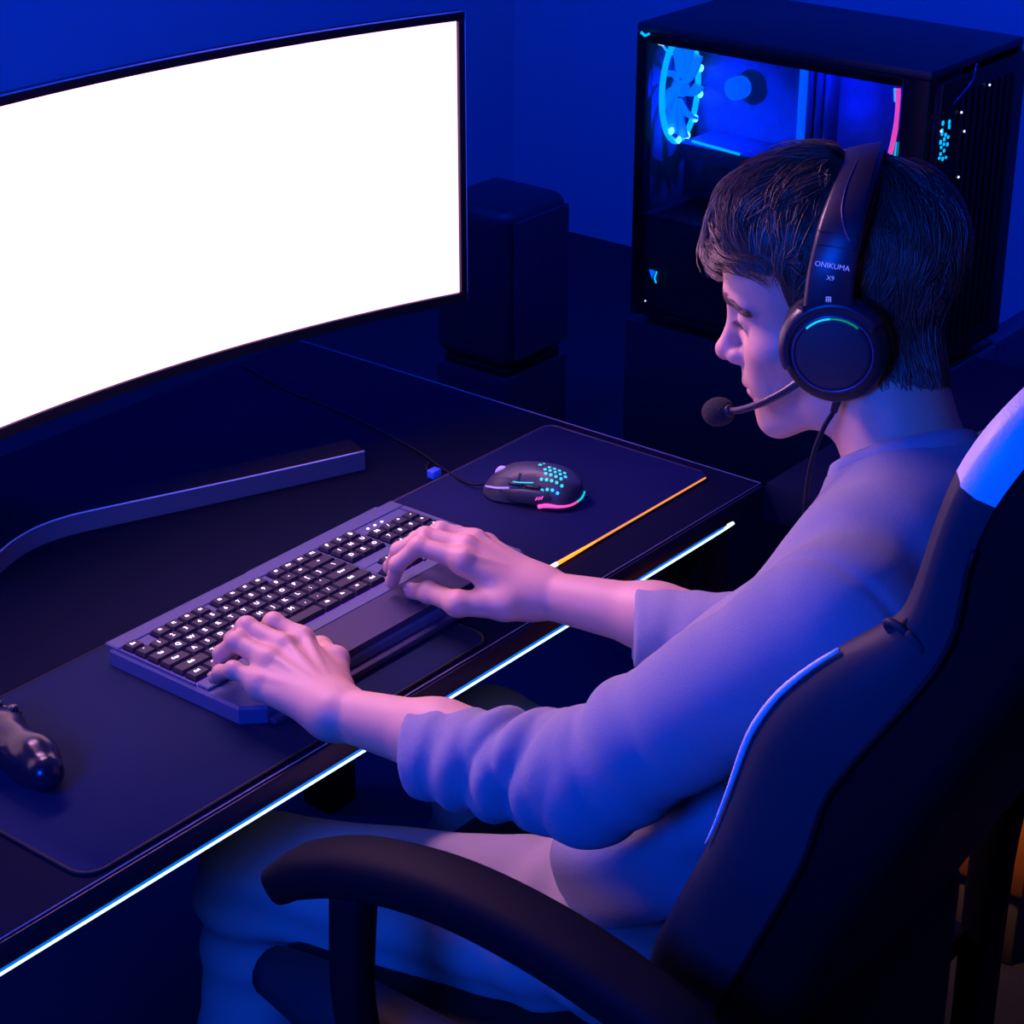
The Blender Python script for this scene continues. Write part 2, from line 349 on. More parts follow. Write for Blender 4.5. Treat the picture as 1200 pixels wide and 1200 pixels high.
rows = [
 (0, [('Esc', 0, 1)]+[('F%d' % (i+1), [2, 3, 4, 5, 6.5, 7.5, 8.5, 9.5, 11, 12, 13, 14][i], 1) for i in range(12)]+[('P', 15.3, 1), ('S', 16.3, 1), ('B', 17.3, 1)]),
 (1, [(c, i, 1) for i, c in enumerate('`1234567890-=')]+[('<-', 13, 2), ('I', 15.3, 1), ('H', 16.3, 1), ('U', 17.3, 1), ('N', 18.6, 1), ('/', 19.6, 1), ('*', 20.6, 1), ('-', 21.6, 1)]),
 (2, [('Tab', 0, 1.5)]+[(c, 1.5+i, 1) for i, c in enumerate('QWERTYUIOP[]')]+[('\\', 13.5, 1.5), ('D', 15.3, 1), ('E', 16.3, 1), ('O', 17.3, 1), ('7', 18.6, 1), ('8', 19.6, 1), ('9', 20.6, 1), ('+', 21.6, 1)]),
 (3, [('Caps', 0, 1.75)]+[(c, 1.75+i, 1) for i, c in enumerate("ASDFGHJKL;'")]+[('Enter', 12.75, 2.25), ('4', 18.6, 1), ('5', 19.6, 1), ('6', 20.6, 1), ('+', 21.6, 1)]),
 (4, [('Shift', 0, 2.25)]+[(c, 2.25+i, 1) for i, c in enumerate('ZXCVBNM,./')]+[('Shift', 12.25, 2.75), ('^', 16.3, 1), ('1', 18.6, 1), ('2', 19.6, 1), ('3', 20.6, 1), ('=', 21.6, 1)]),
 (5, [('Ctrl', 0, 1.25), ('O', 1.25, 1.25), ('Alt', 2.5, 1.25), ('', 3.75, 6.25), ('Alt', 10, 1.25), ('Fn', 11.25, 1.25), ('=', 12.5, 1.25), ('Ctrl', 13.75, 1.25), ('<', 15.3, 1), ('v', 16.3, 1), ('>', 17.3, 1), ('0', 18.6, 2), ('.', 20.6, 1), ('=', 21.6, 1)])]
kmesh, lmesh = {}, {}
for r, ks in rows:
    for c, x, wd in ks:
        if wd not in kmesh:
            hw, hh = wd*u/2-.0011, .0185/2-.0011
            R1 = np.array([(-hw, -hh, 0), (hw, -hh, 0), (hw, hh, 0), (-hw, hh, 0)]); k = R1*[1-.0016/hw, 1-.0016/hh, 1]
            V_, F_ = loft([R1+[0, 0, -.002], R1+[0, 0, .0010], k+[0, .0003, .0042], k*[.9, .9, 1]+[0, .0003, .0040]])
            me = bpy.data.meshes.new('key'); me.from_pydata(V_.tolist(), [], F_); me.materials.append(MT['key']); kmesh[wd] = me
        o = bpy.data.objects.new('key', kmesh[wd]); COL.objects.link(o); o.parent = t
        o.location = (X0+(x+wd/2)*u-1.455, Y0-r*.0187-1.435, kz-.754)
        if c:
            if c not in lmesh:
                v, f = text('', c, .0080 if len(c) == 1 else .0050, None, 'geo', None, None)
                if len(c) > 1: v = v*[.9, 1.1, 1]
                me = bpy.data.meshes.new('legend'); me.from_pydata((v+[0, .0012, .0044]).tolist(), [], f); me.materials.append(MT['legend']); lmesh[c] = me
            q = bpy.data.objects.new('legend', lmesh[c]); COL.objects.link(q); q.parent = o
for i in range(3): add('indicator_light', rbox((1.612+.012*i, 1.511, kz+.0008), (.003, .003, .0012), .0004), 'legend', t)

# ------------------------------------------------------------------ implicit surface tools
class Prim:
    def __init__(s, kind, a, b=None, r=None, rb=None, k=.01, R=None):
        s.kind, s.k = kind, k
        s.a = np.asarray(a, float)
        if kind == 'cone': s.b = np.asarray(b, float); s.ra, s.rb = r, rb; s.c = (s.a+s.b)/2; s.rad = np.linalg.norm(s.b-s.a)/2+max(r, rb)
        else: s.r = np.asarray(r, float); s.R = None if R is None else np.asarray(R); s.c = s.a; s.rad = s.r.max()
    def d(s, P):
        q = P-s.a
        if s.kind == 'cone':
            ba = s.b-s.a; h = np.clip(q@ba/(ba@ba), 0, 1)
            return np.linalg.norm(q-h[:, None]*ba, axis=1)-(s.ra+(s.rb-s.ra)*h)
        if s.R is not None: q = q@s.R
        k0 = np.linalg.norm(q/s.r, axis=1); k1 = np.linalg.norm(q/s.r**2, axis=1)+1e-9
        return k0*(k0-1)/k1
def smin(a, b, k):
    if k <= 0: return np.minimum(a, b)
    h = np.maximum(k-abs(a-b), 0)/k; return np.minimum(a, b)-h*h*k*.25
def smax(a, b, k): return -smin(-a, -b, k)
cone = lambda a, b, ra, rb, k=.01: Prim('cone', a, b, ra, rb, k)
ell = lambda c, r, k=.01, R=None: Prim('ell', c, r=r, k=k, R=R)
class Field:
    """groups: list of (k, prims, post) united; subs: list of (prim, k) carved out; warp: extra displacement"""
    def __init__(s, groups, subs=(), warp=None, slack=0): s.g, s.s, s.w, s.slack = groups, list(subs), warp, slack
    def local(s, c, R):
        near = lambda p: np.linalg.norm(p.c-c)-p.rad < R+p.k+.012+s.slack
        gs = [(k, [p for p in ps if near(p)], post) for k, ps, post in s.g]
        return Field([x for x in gs if x[1]], [x for x in s.s if near(x[0])], s.w, s.slack)
    def __call__(s, P):
        D = np.full(len(P), 1.)
        for k, ps, post in s.g:
            d = None
            for p in ps: e = p.d(P); d = e if d is None else smin(d, e, p.k)
            if post: d = post(P, d)
            D = smin(D, d, k)
        for p, k in s.s: D = smax(D, -p.d(P), k)
        if s.w: D = D+s.w(P)
        return D
def surface(fd, lo, hi, h, B=16):
    lo = np.asarray(lo, float); n = np.ceil((np.asarray(hi)-lo)/h/B).astype(int); N = n*B+2
    idx = np.stack(np.meshgrid(*[np.arange(x) for x in n], indexing='ij'), -1).reshape(-1, 3)
    half = B*h*.5*math.sqrt(3); cen = lo+(idx+.5)*B*h
    act = np.abs(np.concatenate([fd(c) for c in np.array_split(cen, max(1, len(cen)//20000))])) < half*1.7+.01+fd.slack
    gid, gv, qs = [], [], []
    ax3 = np.arange(B+1); GI = np.stack(np.meshgrid(ax3, ax3, ax3, indexing='ij'), -1)
    key = lambda I: (I[..., 0].astype(np.int64)*N[1]+I[..., 1])*N[2]+I[..., 2]
    off = np.stack(np.meshgrid([0, 1], [0, 1], [0, 1], indexing='ij'), -1).reshape(-1, 3)
    E = [(a, b2) for a in range(8) for b2 in range(a+1, 8) if abs(off[a]-off[b2]).sum() == 1]
    for ib, c in zip(idx[act], cen[act]):
        f2 = fd.local(c, half)
        if not f2.g: continue
        base = ib*B; P = lo+(base+GI.reshape(-1, 3))*h
        D = f2(P).reshape(B+1, B+1, B+1); S = D < 0
        if S.all() or not S.any(): continue
        cs = [S[o[0]:B+o[0], o[1]:B+o[1], o[2]:B+o[2]] for o in off]; cnt = sum(x.astype(int) for x in cs)
        I = np.argwhere((cnt > 0) & (cnt < 8))
        acc = np.zeros((len(I), 3)); m_ = np.zeros(len(I))
        dv = np.stack([D[I[:, 0]+o[0], I[:, 1]+o[1], I[:, 2]+o[2]] for o in off], 1)
        for a, b2 in E:
            x, y = dv[:, a], dv[:, b2]; hit = (x < 0) != (y < 0); tt = np.where(hit, x/np.where(hit, x-y, 1), 0)
            acc += np.where(hit[:, None], off[a]+tt[:, None]*(off[b2]-off[a]), 0); m_ += hit
        gid.append(key(I+base)); gv.append(lo+(base+I+acc/m_[:, None])*h)
        for ax in range(3):
            s0 = S[:B, :B, :B]; sl = [slice(0, B)]*3; sl[ax] = slice(1, B+1); s1 = S[tuple(sl)]
            J = np.argwhere(s0 != s1)
            if not len(J): continue
            fl = s0[J[:, 0], J[:, 1], J[:, 2]]; u1, u2 = np.eye(3, dtype=int)[(ax+1) % 3], np.eye(3, dtype=int)[(ax+2) % 3]; G = J+base
            q = np.stack([key(G-u1-u2), key(G-u2), key(G), key(G-u1)], 1); q[~fl] = q[~fl][:, ::-1]; qs.append(q)
    gid = np.concatenate(gid); gv = np.concatenate(gv); o = np.argsort(gid); gid, gv = gid[o], gv[o]; q = np.concatenate(qs)
    k = np.searchsorted(gid, q); k[k >= len(gid)] = 0; q = k[(gid[k] == q).all(1)]
    for it in range(2):
        bl = ((gv-lo)/(B*h)).astype(int); bk = key(bl)
        srt = np.argsort(bk, kind='stable'); cut = np.flatnonzero(np.diff(bk[srt]))+1
        for seg in np.split(srt, cut):
            P = gv[seg]; c = lo+(bl[seg[0]]+.5)*B*h; f2 = fd.local(c, half)
            if not f2.g: continue
            e = h*.35; d0 = f2(P); G = np.stack([f2(P+e*np.eye(3)[a])-f2(P-e*np.eye(3)[a]) for a in range(3)], 1)/(2*e)
            g2 = np.maximum((G**2).sum(1), .15); gv[seg] = P-np.clip(d0/g2, -h*.6, h*.6)[:, None]*G
    return gv, q
def fast(name, VF, mt, parent, **kw):
    v, q = VF; return add(name, (v, q), mt, parent, **kw)

# ------------------------------------------------------------------ mouse
t = root('mouse', 'black gaming mouse with teal honeycomb lights on the mouse pad', 'mouse', (1.8385, 1.446, .7545))
rotx0 = lambda a: np.array([[1, 0, 0], [0, math.cos(a), -math.sin(a)], [0, math.sin(a), math.cos(a)]])
fw = V3(1.822-1.857, 1.504-1.388, 0); fw /= np.linalg.norm(fw); sd = V3(fw[1], -fw[0], 0)
mc = V3(1.8395, 1.446, .7551); MRt = np.stack([sd, fw, V3(0, 0, 1)], 1)
mw = lambda x, y, z: mc+MRt@V3(x, y, z)
def mtop(x, y):        # height of the shell
    yy = (y+.006)/.066; z = .0385*max(0, 1-abs(yy)**2.6)**.55*(1-.22*max(0, yy)); hw = mhw(y)
    return max(.0, z*max(0, 1-abs(x/hw)**2.8)**.5)
def mhw(y): return (.0325-.0045*math.cos(y*60+.4)*(.5+.5*math.cos(y*30)))*max(.02, 1-abs(y/.064)**4)**.5
ys = np.linspace(-.0635, .0635, 44); al = np.linspace(0, PI, 25)
rings = []
for y in ys:
    hw = mhw(y); ring = []
    for a in al:
        x = hw*np.sign(math.cos(a))*abs(math.cos(a))**.8; ring.append(mw(x*1.0, y, .0025+mtop(x*.9999, y)*(1 if 0 < a < PI else 0)+.004*math.sin(a)))
    ring = [mw(-hw*.0+hw*.93, y, .0012)]+ring+[mw(-hw*.93, y, .0012)]; rings.append(ring)
add('shell', loft([np.array(r) for r in rings]), 'mouse', t, auto=50)
def patch(x0, x1, y0, y1, lift, nx=8, ny=12, shape=None):
    G = []; 
    for j in range(ny+1):
        y = y0+(y1-y0)*j/ny; a, b2 = (x0, x1) if shape is None else shape(j/ny)
        G.append([mw(a+(b2-a)*i/nx, y, .0025+mtop(a+(b2-a)*i/nx, y)+lift) for i in range(nx+1)])
    G = np.array(G); n = nx+1; V_ = G.reshape(-1, 3); top = [[j*n+i, j*n+i+1, (j+1)*n+i+1, (j+1)*n+i] for j in range(ny) for i in range(nx)]
    V2 = np.concatenate([V_, V_-[0, 0, abs(lift)+.002]]); N0 = len(V_); f = top+[[q+N0 for q in p][::-1] for p in top]
    rim = [i for i in range(n)]+[j*n+nx for j in range(1, ny+1)]+[ny*n+i for i in range(nx-1, -1, -1)]+[j*n for j in range(ny-1, 0, -1)]
    f += [[rim[(i+1) % len(rim)], rim[i], rim[i]+N0, rim[(i+1) % len(rim)]+N0] for i in range(len(rim))]
    return V2, f
add('left_button', patch(-.027, -.006, .008, .056, .0035, shape=lambda s_: (-.027+.007*s_, -.0055)), 'mouse', t)
add('right_button', patch(.006, .027, .008, .056, .0035, shape=lambda s_: (.0055, .027-.007*s_)), 'mouse', t)
add('centre_ridge', patch(-.005, .005, -.018, .012, .0030), 'mousedark', t)
s = add('scroll_wheel', lathe(mw(0, .040, .0025+mtop(0, .040)-.003), sd, [(.004, -.004), (.0085, -.0036), (.0095, -.002), (.0095, .002), (.0085, .0036), (.004, .004)], 20), 'lilac', t, label='lilac lit scroll wheel')
add('side_panel', tube([mw(-.0300, .030, .012), mw(-.0325, .005, .014), mw(-.0310, -.022, .015), mw(-.0290, -.034, .013)], [.006, .010, .010, .006], 10, 6, sq=(.35, 1, 2.5), up=V3(0, 0, 1)), 'mouse', t)
for y0 in (.010, -.012): add('thumb_button', tube([mw(-.0305, y0+.009, .0275), mw(-.0312, y0, .0280), mw(-.0300, y0-.009, .0278)], .0024, 8, 4), 'mousedark', t)
add('side_light', tube([mw(-.0255, .052, .016), mw(-.0320, .034, .0195), mw(-.0345, .018, .0235)], .0012, 6, 4), 'lilac', t, label='lilac light line on the front flank')
add('thumb_light', tube([mw(-.0315, .014, .0310), mw(-.0320, .002, .0320), mw(-.0290, -.012, .0330)], .0007, 6, 4), 'teal', t)
add('tail_light', tube([mw(-.0335, -.020, .0045), mw(-.0322, -.030, .007), mw(-.0290, -.046, .007), mw(-.0220, -.0565, .0075), mw(-.0115, -.0625, .009)], [.0028, .0030, .0019, .0015, .0013], 8, 6), 'pink', t, label='pink glowing line around the tail')
add('tail_light', tube([mw(-.0115, -.0625, .009), mw(0, -.0645, .0105), mw(.012, -.0625, .012)], .0013, 8, 6), 'teal', t, label='teal end of the tail light')
hexes = []
for i in range(5):
    for j in range(5):
        x, y = -.0275+i*.0060, -.016-j*.0066-(i % 2)*.0033
        if abs(y+.034) > .017: continue
        z = .0025+mtop(x, y)
        if z < .006: continue
        nx = (mtop(x-.001, y)-mtop(x+.001, y))/.002; ny = (mtop(x, y-.001)-mtop(x, y+.001))/.002
        hexes.append(lathe(mw(x, y, z+.0040), MRt@V3(nx, ny, 1), [(.0008, -.003), (.00225, -.003), (.00225, .0004), (.0019, .0006)], 6))
for hx in hexes: add('honeycomb_light', hx, 'teal', t, smooth=False)
add('emblem', join(lathe(mw(-.002, -.010, .0025+mtop(-.002, -.010)+.004), (0, 0, 1), [(.0003, -.002), (.0026, -.002), (.0026, .0005)], 5), lathe(mw(.003, -.013, .0025+mtop(.003, -.013)+.004), (0, 0, 1), [(.0003, -.002), (.0016, -.002), (.0016, .0005)], 4)), 'teal', t, smooth=False, label='small teal lit emblem')
add('side_marks', join(*[rbox(mw(-.0346, -.018-.0035*q, .0150+.0012*q), (.0012, .0016, .0052), .0003, 1, MRt@rotx0(.5)) for q in range(3)]), 'pink', t, smooth=False, label='three small pink marks on the flank')
add('cable', tube([mw(0, .062, .006), mw(-.002, .085, .004), (1.835, 1.585, .7530), (1.862, 1.66, .7525), (1.89, 1.80, .7525), (1.905, 1.94, .7525), (1.93, 2.04, .7525)], .0017, 8, 8), 'matt', t)

# ------------------------------------------------------------------ game controller
t = root('game_controller', 'glossy black game controller lying on the desk mat left of the keyboard', 'controller', (1.022, 1.48, .7535))
gc = V3(1.000, 1.497, .7835); GA = math.radians(-30); GR = np.array([[math.cos(GA), -math.sin(GA), 0], [math.sin(GA), math.cos(GA), 0], [0, 0, 1]]); G_ = lambda x, y, z: gc+GR@V3(x, y, z)
gp = [ell(gc, (.062, .034, .017), .012, GR), ell(G_(0, .018, .004), (.052, .020, .014), .012, GR)]
for sg in (-1, 1):
    gp += [cone(G_(sg*.050, -.004, 0), G_(sg*.074, -.050, -.002), .0235, .0235, .02), cone(G_(sg*.074, -.050, -.004), G_(sg*.080, -.076, -.003), .0235, .0190, .012), ell(G_(sg*.052, .012, .002), (.026, .024, .017), .012, GR)]
Gf = Field([(0, gp, None)])
fast('shell', surface(Gf, gc-.15, gc+.15, .003), 'padgrip', t)
for x, y in ((-.055, .016), (.030, -.016)):
    s = add('thumb_stick', lathe(G_(x, y, .012), (0, 0, 1), [(.012, 0), (.009, .006), (.006, .010), (.0085, .013), (.0095, .016), (.0075, .018), (.002, .0165)], 20), 'matt', t)
add('direction_pad', join(rbox(G_(-.026, -.016, .016), (.024, .008, .008), .002, 2, GR), rbox(G_(-.026, -.016, .016), (.008, .024, .008), .002, 2, GR)), 'button', t)
for x, y in ((.055, .003), (.055, .029), (.042, .016), (.068, .016)): add('face_button', lathe(G_(x, y, .015), (0, 0, 1), [(.0055, 0), (.0055, .005), (.004, .0066), (.001, .007)], 14), 'button', t)
for sg in (-1, 1): add('bumper', tube([G_(sg*.030, .042, .006), G_(sg*.055, .040, .005), G_(sg*.074, .026, .002)], [.006, .0075, .006], 10, 5), 'button', t); add('trigger', tube([G_(sg*.050, .040, -.002), G_(sg*.054, .052, -.008), G_(sg*.056, .050, -.016)], [.010, .010, .006], 10, 5), 'matt', t)

# ------------------------------------------------------------------ cabinet, tower, panel, speaker, made-up warm spill block
cx0, cy0 = 2.765, 1.437
t = root('cabinet', 'narrow dark cabinet standing under the computer tower', 'cabinet', (2.91, 1.70, 0))
add('carcass', bb(cx0, 3.06, cy0, 1.975, .02, .598, .002), 'cabside', t, auto=40)
add('front_panel', bb(cx0+.004, 3.056, cy0-.012, cy0-.001, .03, .594, .002), 'cabfront', t, auto=40)
for x in (2.79, 3.03): add('foot', bb(x-.02, x+.02, 1.5, 1.9, 0, .02, 0), 'metal', t)
t = root('room_divider', 'low navy panel standing to the right of the cabinet', 'room divider', (3.62, 1.46, 0))
add('panel', bb(3.064, 4.2, cy0-.01, cy0+.03, .04, .598, .004), 'cabfront', t, auto=40)
for x in (3.2, 4.05): add('foot', bb(x-.03, x+.03, cy0-.09, cy0+.11, 0, .04, .003), 'metal', t)

t = root('computer_tower', 'black computer tower with glass side and blue lit fan', 'computer', (2.91, 1.70, .60))
X0_, X1_, Y0_, Y1_, Z0_, Z1_ = cx0, 3.06, cy0, 1.965, .612, 1.105
add('base_plate', bb(X0_, X1_, Y0_, Y1_, Z0_, Z0_+.012, .002), 'case', t, auto=40)
add('top_panel', bb(X0_-.001, X1_, Y0_-.002, Y1_, Z1_-.014, Z1_, .003), 'casetop', t, auto=40)
add('back_panel', bb(X0_, X1_, Y1_-.012, Y1_, Z0_+.012, Z1_-.014, 0), 'interior', t)
add('motherboard_tray', bb(X0_+.13, X0_+.14, Y0_+.02, Y1_-.012, Z0_+.012, Z1_-.014, 0), 'interior', t)
add('far_side', bb(X1_-.006, X1_, Y0_, Y1_-.012, Z0_+.012, Z1_-.014, 0), 'case', t)
for y0, y1 in ((Y0_, Y0_+.045), (Y1_-.020, Y1_)): add('side_pillar', bb(X0_-.0005, X0_+.02, y0, y1-.0005, Z0_+.012, Z1_-.014, .002), 'case', t, auto=40)
add('side_rail', bb(X0_-.0005, X0_+.02, Y0_+.045, Y1_-.02, Z1_-.030, Z1_-.014, .002), 'case', t, auto=40)
add('power_shroud', bb(X0_+.006, X0_+.129, Y0_+.03, Y1_-.014, Z0_+.012, .79, .003), 'cabside', t, auto=40)
add('glass_panel', bb(X0_-.005, X0_-.001, Y0_+.044, Y1_-.004, Z0_+.012, Z1_-.016, 0), 'glass', t, smooth=False)
fr = add('front_panel', bb(X0_+.02, X1_-.002, Y0_-.012, Y0_-.001, Z0_+.006, Z1_-.02, .004), 'case', t, auto=40)
for i in range(9): add('mesh_slat', bb(X0_+.075+i*.021, X0_+.083+i*.021, Y0_-.0155, Y0_-.0125, .65, 1.06, .001), 'matt', fr)
add('front_trim', tube([(X0_+.115, Y0_-.014, 1.098), (X0_+.104, Y0_-.015, 1.074), (X0_+.05, Y0_-.015, 1.050)], .0018, 6, 4), 'ringm', fr)
dots = []
for z in np.linspace(.972, 1.026, 7):
    for x in np.linspace(X0_+.024, X0_+.044, 3):
        if random.random() < .75: dots.append(rbox((x+random.uniform(-.002, .002), Y0_-.0135, z+random.uniform(-.003, .003)), (.004, .003, .004+random.random()*.004), .001, 1))
add('status_lights', join(*dots), 'fanring', fr, label='cluster of small cyan lights', kind='stuff')
for x, z in ((X0_+.075, 1.032), (X0_+.09, 1.000), (X0_+.085, .93), (X0_+.16, 1.057), (X0_+.015, 1.016)): add('status_light', rbox((x, Y0_-.0165, z), (.0035, .003, .0035), .001, 1), 'whitebit', fr)
fc = V3(2.835, 1.925, .990); fx, fz = .052, .088
s = add('rear_fan', tube([fc+V3(fx*math.cos(a), 0, fz*math.sin(a)) for a in np.linspace(0, 2*PI, 41)], .005, 8), 'fanring', t, label='glowing blue fan')
for i in range(9):
    a = i*2*PI/9; pts = [fc+V3(fx*r*math.cos(a+.7*r), .006-.012*r, fz*r*math.sin(a+.7*r)) for r in (.22, .45, .7, .93)]
    add('fan_blade', tube(pts, [.006, .010, .013, .012], 8, 4, sq=(.25, 1, 2), up=V3(0, 1, 0)), 'fan', s)
for a in np.linspace(-2.3, 1.35, 8): add('diode', ellipsoid(fc+V3(fx*.96*math.cos(a), -.008, fz*.96*math.sin(a)), (.0055, .004, .0065), nu=10, nv=6), 'fandot', s)
add('fan_hub', lathe(fc+V3(0, 0, 0), (0, -1, 0), [(.013, -.01), (.013, .008), (.010, .012), (.001, .012)], 20), 'fan', s)
s = add('cpu_cooler', lathe((2.882, 1.844, .994), (-1, 0, 0), [(.019, -.012), (.019, .010), (.016, .012), (.001, .012)], 26), 'bluebit', t, label='round blue lit cooler cap')
add('graphics_card', bb(2.80, 2.894, 1.60, 1.90, .885, .912, .003), 'interior', t, auto=40)
add('graphics_card_light', tube([(2.797, 1.872, .919), (2.797, 1.780, .9135)], .0022, 6), 'fanring', t, label='thin blue light line on the graphics card')
for i in range(4): add('memory_stick', bb(2.860, 2.894, 1.66+i*.016, 1.668+i*.016, .93, 1.05, .001), 'bluebit' if i == 3 else 'interior', t)
add('front_fan_ring', tube([(2.786, 1.500, 1.066), (2.786, 1.4975, 1.035), (2.786, 1.499, 1.005), (2.786, 1.504, .970), (2.786, 1.511, .947)], .0042, 8, 6), 'pink', t, label='curved pink light at the front of the case')
add('front_fan_ring', tube([(2.786, 1.4925, .985), (2.786, 1.4950, .965), (2.786, 1.5000, .945)], .0034, 8, 6), 'teal', t, label='teal lower end of the curved light')
add('front_fan_ring', tube([(2.786, 1.5055, 1.066), (2.786, 1.5030, 1.046)], .0024, 8, 6), 'fanring', t, label='blue upper end of the curved light')
add('chevron_light', tube([(2.757, 1.952, 1.0915), (2.757, 1.944, 1.087), (2.757, 1.936, 1.0915)], .0022, 6), 'fanring', t, smooth=False, label='small cyan chevron light')
add('connector', rbox((2.775, 1.923, 1.079), (.006, .011, .014), .001), 'whitebit', t, label='small white lit connector')
add('connector_lead', tube([(2.776, 1.922, 1.072), (2.778, 1.915, 1.064), (2.79, 1.912, 1.056)], .002, 6, 4), 'fanring', t)
add('spot_light', ellipsoid((2.775, 1.879, 1.079), (.003, .003, .003), nu=10, nv=6), 'whitebit', t)
lgv = [(2.7592-.0006*q, 1.924-a, .699+b2) for q in (0, 1) for a, b2 in ((0, 0), (.012, 0), (.006, -.015))]
add('logo_badge', (lgv, [[0, 1, 2], [5, 4, 3], [0, 3, 4, 1], [1, 4, 5, 2], [2, 5, 3, 0]]), 'bluebit', t, smooth=False, label='small triangular blue logo')
add('logo_stroke', tube([(2.7588, 1.9085, .698), (2.7588, 1.9125, .686), (2.7588, 1.909, .678)], .0016, 6), 'fanring', t, label='small bright slash of the logo')
add('status_light', ellipsoid((2.7588, 1.930, .612+.03), (.0015, .0015, .0015), nu=8, nv=5), 'whitebit', t)
for x in (2.80, 3.02):
    for y in (1.48, 1.92): add('foot', bb(x-.015, x+.015, y-.02, y+.02, .598, .612, .002), 'matt', t)
area('added_warm_light', (2.14, 1.03, .66), (2.40, 1.05, .12), .05, .5, (1, .42, .08), .05, 80)  # added warm light for the spill block, no known fixture here
point('tower_fan_light', (2.83, 1.88, .99), 5, (0, .015, 1), .002)
point('tower_board_light', (2.81, 1.62, 1.07), 2.2, (0, .008, 1), .002)

t = root('speaker', 'dark floor speaker on a pedestal in the corner behind the desk', 'speaker', (3.2, 2.58, 0))
add('cabinet_box', bb(3.095, 3.30, 2.50, 2.70, .262, .60, .03, 4), 'speaker', t)
add('front_grille', bb(3.112, 3.284, 2.490, 2.4995, .285, .578, .02, 3), 'spkfront', t)
add('pedestal', bb(3.095, 3.30, 2.505, 2.69, .012, .245, .004), 'speaker', t, auto=40)
add('spacer', bb(3.11, 3.285, 2.515, 2.68, .245, .262, 0), 'matt', t)
add('base_plate', bb(3.03, 3.36, 2.44, 2.76, 0, .012, .003), 'matt', t, auto=40)

t = root('warm_spill_block', 'made-up block standing in for warm light spill on the floor, seen past the chair back', 'box', (2.42, 1.04, 0))  # made-up block, its orange-brown upper part paints warm light spill
add('spill_block_base', bb(2.305, 2.535, .955, 1.135, 0, .118, .004), 'spillbase', t, auto=40)
add('spill_block_top', bb(2.298, 2.542, .948, 1.142, .119, .30, .006), 'warmspill', t, auto=40, label='orange-brown top painted as warm light spill')
add('spill_block_handle', tube([(2.293, 1.01, .25), (2.288, 1.02, .25), (2.288, 1.07, .25), (2.293, 1.08, .25)], .004, 8, 3), 'metal', t)

# ------------------------------------------------------------------ gaming chair
t = root('gaming_chair', 'black high-back gaming chair with white piping that the person sits in', 'chair', (1.48, 1.0, 0))
CX = 1.475; B0 = V3(CX, .86, .60); ta = math.radians(25); CS = V3(0, -math.sin(ta), math.cos(ta)); CN = V3(0, math.cos(ta), math.sin(ta))
cp = lambda x, s_, n: B0+V3(x, 0, 0)+CS*s_+CN*n
sk_ = [-.02, .04, .10, .20, .30, .36, .415, .46, .50, .54, .565, .60, .64, .69, .73, .756, .785, .81, .83]
hwk = [.180, .200, .220, .250, .275, .277, .277, .275, .268, .258, .250, .247, .246, .246, .236, .216, .183, .135, .06]
nfk = [.028, .034, .038, .035, .032, .040, .050, .048, .038, .022, .008, .014, .024, .034, .036, .034, .030, .024, .016]
nsk = [-.05, -.048, -.040, -.043, -.044, -.040, -.026, -.028, -.032, -.035, -.036, -.030, -.012, -.004, -.004, -.004, -.004, -.002, 0]
SS = np.linspace(-.02, .83, 70); HW, NF, NS = [np.interp(SS, sk_, k) for k in (hwk, nfk, nsk)]
def sm(a):
    for _ in range(2): a = np.convolve(np.r_[a[0], a, a[-1]], [.25, .5, .25], 'valid')
    return a
HW[:-3], NF, NS = sm(HW)[:-3], sm(NF), sm(NS)
def sec(i, side):        # half section from back centre to front centre
    s_, hw, nf, ns = SS[i], HW[i], NF[i], NS[i]; e = min(1, (SS[-1]-s_)/.05+.25)
    nb = -.095*e; nb2 = min(ns-.012, -.074*e)
    P = [(0, nb), (.45*hw, nb*.99), (.80*hw, nb*.9+nb2*.1), (.93*hw, nb2), (hw-.006, ns-.004), (hw, ns), (hw+.007, ns*.65+nf*.35), (hw+.007, ns*.3+nf*.7), (hw+.002, nf-.008), (hw-.006, nf), (hw-.022, nf+.002), (hw*.84, nf*.6), (hw*.74, nf*.2-.012), (hw*.68, -.014), (.35*hw, .004), (0, .008)]
    return np.array([cp(side*x, s_, n) for x, n in P])
idx = range(len(SS)); ks = int(np.argmin(abs(SS-.692)))
def strip(i0, i1, a, b2, side):
    V_, F_ = loft([sec(i, side)[a:b2+1] for i in range(i0, i1)], close=False)
    if side > 0: F_ = [p[::-1] for p in F_]
    return V_, F_
n = len(SS)
add('back_shell', join(strip(0, n, 0, 5, -1), strip(0, n, 0, 5, 1)), 'leather', t, label='black leather rear of the backrest')
for sd_ in (-1, 1):
    bo = add('side_bolster', join(strip(0, ks+1, 5, 12, sd_)), 'leather2', t, label='smooth black side wing of the backrest')
    add('shoulder_panel', strip(ks, n, 5, 12, sd_), 'whiteleather', t, label='white leather panel at the top corner')
    i0, i1 = int(np.argmin(abs(SS-.285))), int(np.argmin(abs(SS-.535)))
    add('piping', tube([sec(i, sd_)[9]+CN*.001-V3(sd_*-.003, 0, 0) for i in range(i0, i1)], [.0012, .0018, .003, .0034, .0030, .002], 8), 'piping', bo, label='white piping along the wing edge')
    add('seam', tube([sec(i, sd_)[5] for i in range(2, ks-2)], .0026, 6), 'leather', bo)
    add('strap_slot', tube([cp(sd_*(.254+.004*math.cos(a)), .566+.0075*math.cos(a), -.004+.017*math.sin(a)) for a in np.linspace(0, 2*PI, 17)], .0032, 6), 'leather2', bo, label='ringed slot in the wing')
    add('slot_hole', ellipsoid(cp(sd_*.252, .566, -.004), (.004, .006, .015)), 'matt', bo)
